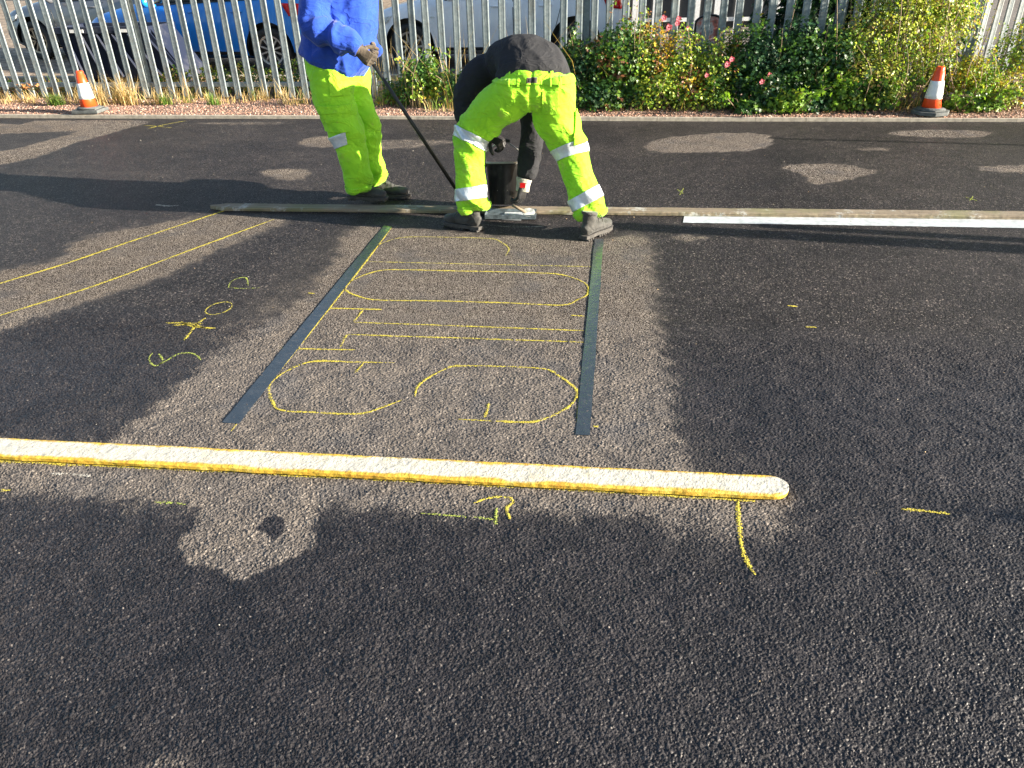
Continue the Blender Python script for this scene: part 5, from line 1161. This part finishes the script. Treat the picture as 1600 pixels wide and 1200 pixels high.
for x in (-.60, -.545, -.355, -.30): cut_patch(tme, bx(x, x + .016, .895, .965, 4.9), .0065, 'belt_loop', M['hivis'], P2, .003)
cut_patch(tme, bx(-.485, -.425, .912, .940, 4.9), .0075, 'label_patch', M['glove_grey'], P2, .002); cut_patch(tme, bx(-.478, -.432, .918, .934, 4.9), .010, 'label_mark', M['black_cloth'], P2, .001)
cut_patch(tme, bx(-.395, -.30, .74, .87), .004, 'back_pocket', M['hivis'], P2, .003)
cut_patch(tme, [((-.21, 0, 0), (-1, 0, 0)), ((0, 0, .55), (0, 0, -1)), ((0, 0, .74), (0, 0, 1))], .006, 'cargo_pocket', M['hivis'], P2, .006)
sme = fuse('sweatshirt', [limb(TB, ref=refx), limb(AL), limb(AR)], .009, 5)
wrinkle(sme, folds(lambda p: .9, .010, (5, 4, 5), .6, 17.)); wrinkle(sme, folds(lambda p: 1.2 if p[2] < .85 else .3, .005, (16, 16, 10), .8, 13.))
link('sweatshirt', sme, M['black_cloth'], P2, True)
# turned waistband of the sweatshirt and the shirt under it
cut_patch(sme, [((0, 4.87, .915), (0, .7, .7))], .004, 'sweatshirt_hem', M['black_cloth'], P2, .006)
cuff(sme, AL, M['black_cloth'], P2); cuff(sme, AR, M['black_cloth'], P2)
link('glove', fuse('glove', handL(.0125, .020, 1.06), .0035, 2), M['glove_black'], P2, True)
dl_ = dL.normalized(); link('glove_cuff', fuse('glove_cuff', [limb([(*(wl - dl_ * .05), .050, .046), (*(wl - dl_ * .0), .040, .032), (*(wl + dl_ * .035), .042, .026)], sub=4)], .0045, 3), M['glove_cuff'], P2, True)
gR = link('glove', fuse('glove', handR(.0125, .020, 1.08), .0035, 2), M['glove_black'], P2, True)
dn = dR.normalized()
link('glove_cuff', fuse('glove_cuff', [limb([(*(wr2 - dn * .035), .056, .046), (*(wr2 + dn * .01), .047, .038), (*(wr2 + dn * .055), .046, .030)], ref=(1, 0, 0), sub=4)], .0045, 3), M['glove_cuff'], P2, True)
MB().box((-.018, -.0015, -.016), (.018, .0015, .016)).build('glove_badge', M['red_lens'], P2).location = tuple(wr2 + dn * .005 + V((.0, -.041, 0)))
hr = fuse('hair', [ball(HP(0, -.024, .040), (.082, .096, .086), HM), ball(HP(0, -.055, -.01), (.068, .055, .06), HM)], .006, 3); link('hair', hr, M['hair'], P2, True)
for q in (-1, 1): MB().add(*ball(HP(q * .030, .078, .004), .011, n=8)).build('eye', M['eye'], P2, True)
boot((-.905, 4.765, 0), (-.9, .42), P2, s=.98); boot((-.065, 4.665, 0), (.56, .83), P2, s=.98)

# bucket with wire handle
r = empty('paint_bucket', tuple(bk + V((0, -.02, .015))), radians(3), 'black plastic paint bucket with a thin wire handle held by the bending worker', 'bucket')
m_, t, p = nodes('paint spattered black bucket'); c = ocoord(t)
cc = mix(t, (.016, .016, .016), (.55, .55, .5), sstep(t, noise(t, c, 34, 3, .5), .70, .73)); cc = mix(t, cc, (.10, .10, .09), mth(t, 'MULTIPLY', sstep(t, noise(t, c, 9, 5, .7), .5, .7), .5)); L(t, cc, p.inputs['Base Color']); p.inputs['Roughness'].default_value = .32
m_bk = m_
MB().lathe([(.100, .004), (.104, 0), (.122, .262), (.127, .264), (.127, .280), (.121, .280), (.118, .262), (.098, .008)], 40).build('bucket_body', m_bk, r, True)
MB().lathe([(.1275, .272), (.1285, .276), (.127, .2825), (.119, .2825)], 40, cap=False).build('rim', M['glove_cuff'], r, True)
MB().lathe([(.117, .19), (.06, .192), (.002, .192)], 30, cap=False).build('paint', M['white_paint'], r, True)
r.rotation_euler = (radians(-13), 0, radians(3)); ax = r.rotation_euler.to_matrix().inverted() @ (apex - V(r.location))
hp = spline([(-.13, 0, .262), (-.118, ax.y * .35, .34), (-.06, ax.y * .8, ax.z - .035), (ax.x, ax.y, ax.z), (.07, ax.y * .8, ax.z - .04), (.122, ax.y * .35, .34), (.13, 0, .262)], 6)
MB().tube([V(q) for q in hp], .0042, 8).build('handle', M['steel'], r, True); MB().tube([V((ax.x - .04, ax.y, ax.z - .006)), V((ax.x, ax.y, ax.z)), V((ax.x + .04, ax.y, ax.z - .008))], .011, 10).build('handle_grip', M['rubber'], r, True)
for s in (-1, 1): MB().box((s * .128 - .008, -.012, .25), (s * .128 + .008, .012, .274)).build('handle_lug', M['black_plastic'], r)
# paint tray the hand is working over
a = gp(752, 344, .02); b = gp(838, 346, .02)
r = empty('paint_tray', ((a.x + b.x) / 2, 5.015, .008), radians(2), 'shallow steel paint tray with wet white paint under the worker\'s hand', 'tray')
hw = (b.x - a.x) / 2 * .92; m_ = MB(); m_.box((-hw, -.06, 0), (hw, .06, .003)); m_.box((-hw, -.064, 0), (hw, -.061, .030)); m_.box((-hw, .061, 0), (hw, .064, .034)); m_.box((-hw - .003, -.064, 0), (-hw - .0005, .064, .034))
m_.build('tray_body', plain('grimy steel', (.16, .20, .22), .45, .5, var=.5), r)
MB().box((-.05, -.055, .0035), (hw * .55, .055, .014)).build('paint', M['white_paint'], r, bevel=.004)
q = gp(826, 330, .055)
r = empty('scraper', (q.x, q.y, .045), radians(10), 'small paint smeared scraper blade in the bending worker\'s hand', 'scraper')
MB().prism([(.045 * cos(k) * (1 + .12 * sin(3 * k)), .036 * sin(k)) for k in [2 * pi * j / 9 for j in range(9)]], -.003, .004, Matrix.Rotation(radians(35), 4, 'X')).build('blade', plain('smeared blade', (.50, .54, .54), .4, .4, var=.6, scale=25), r)
MB().tube([(-.02, 0, .004), (-.07, .01, .03), (-.11, .02, .05)], .010, 8).build('handle', M['wood'], r, True)
mb = MB(); c = gp(803, 339, 0)
sheet('paint_smear', [(786, 333), (818, 334), (814, 345), (784, 344)], M['white_paint'], 'small wet white paint patch beside the gloved hand', 'paint patch', z=.003, rows=4)
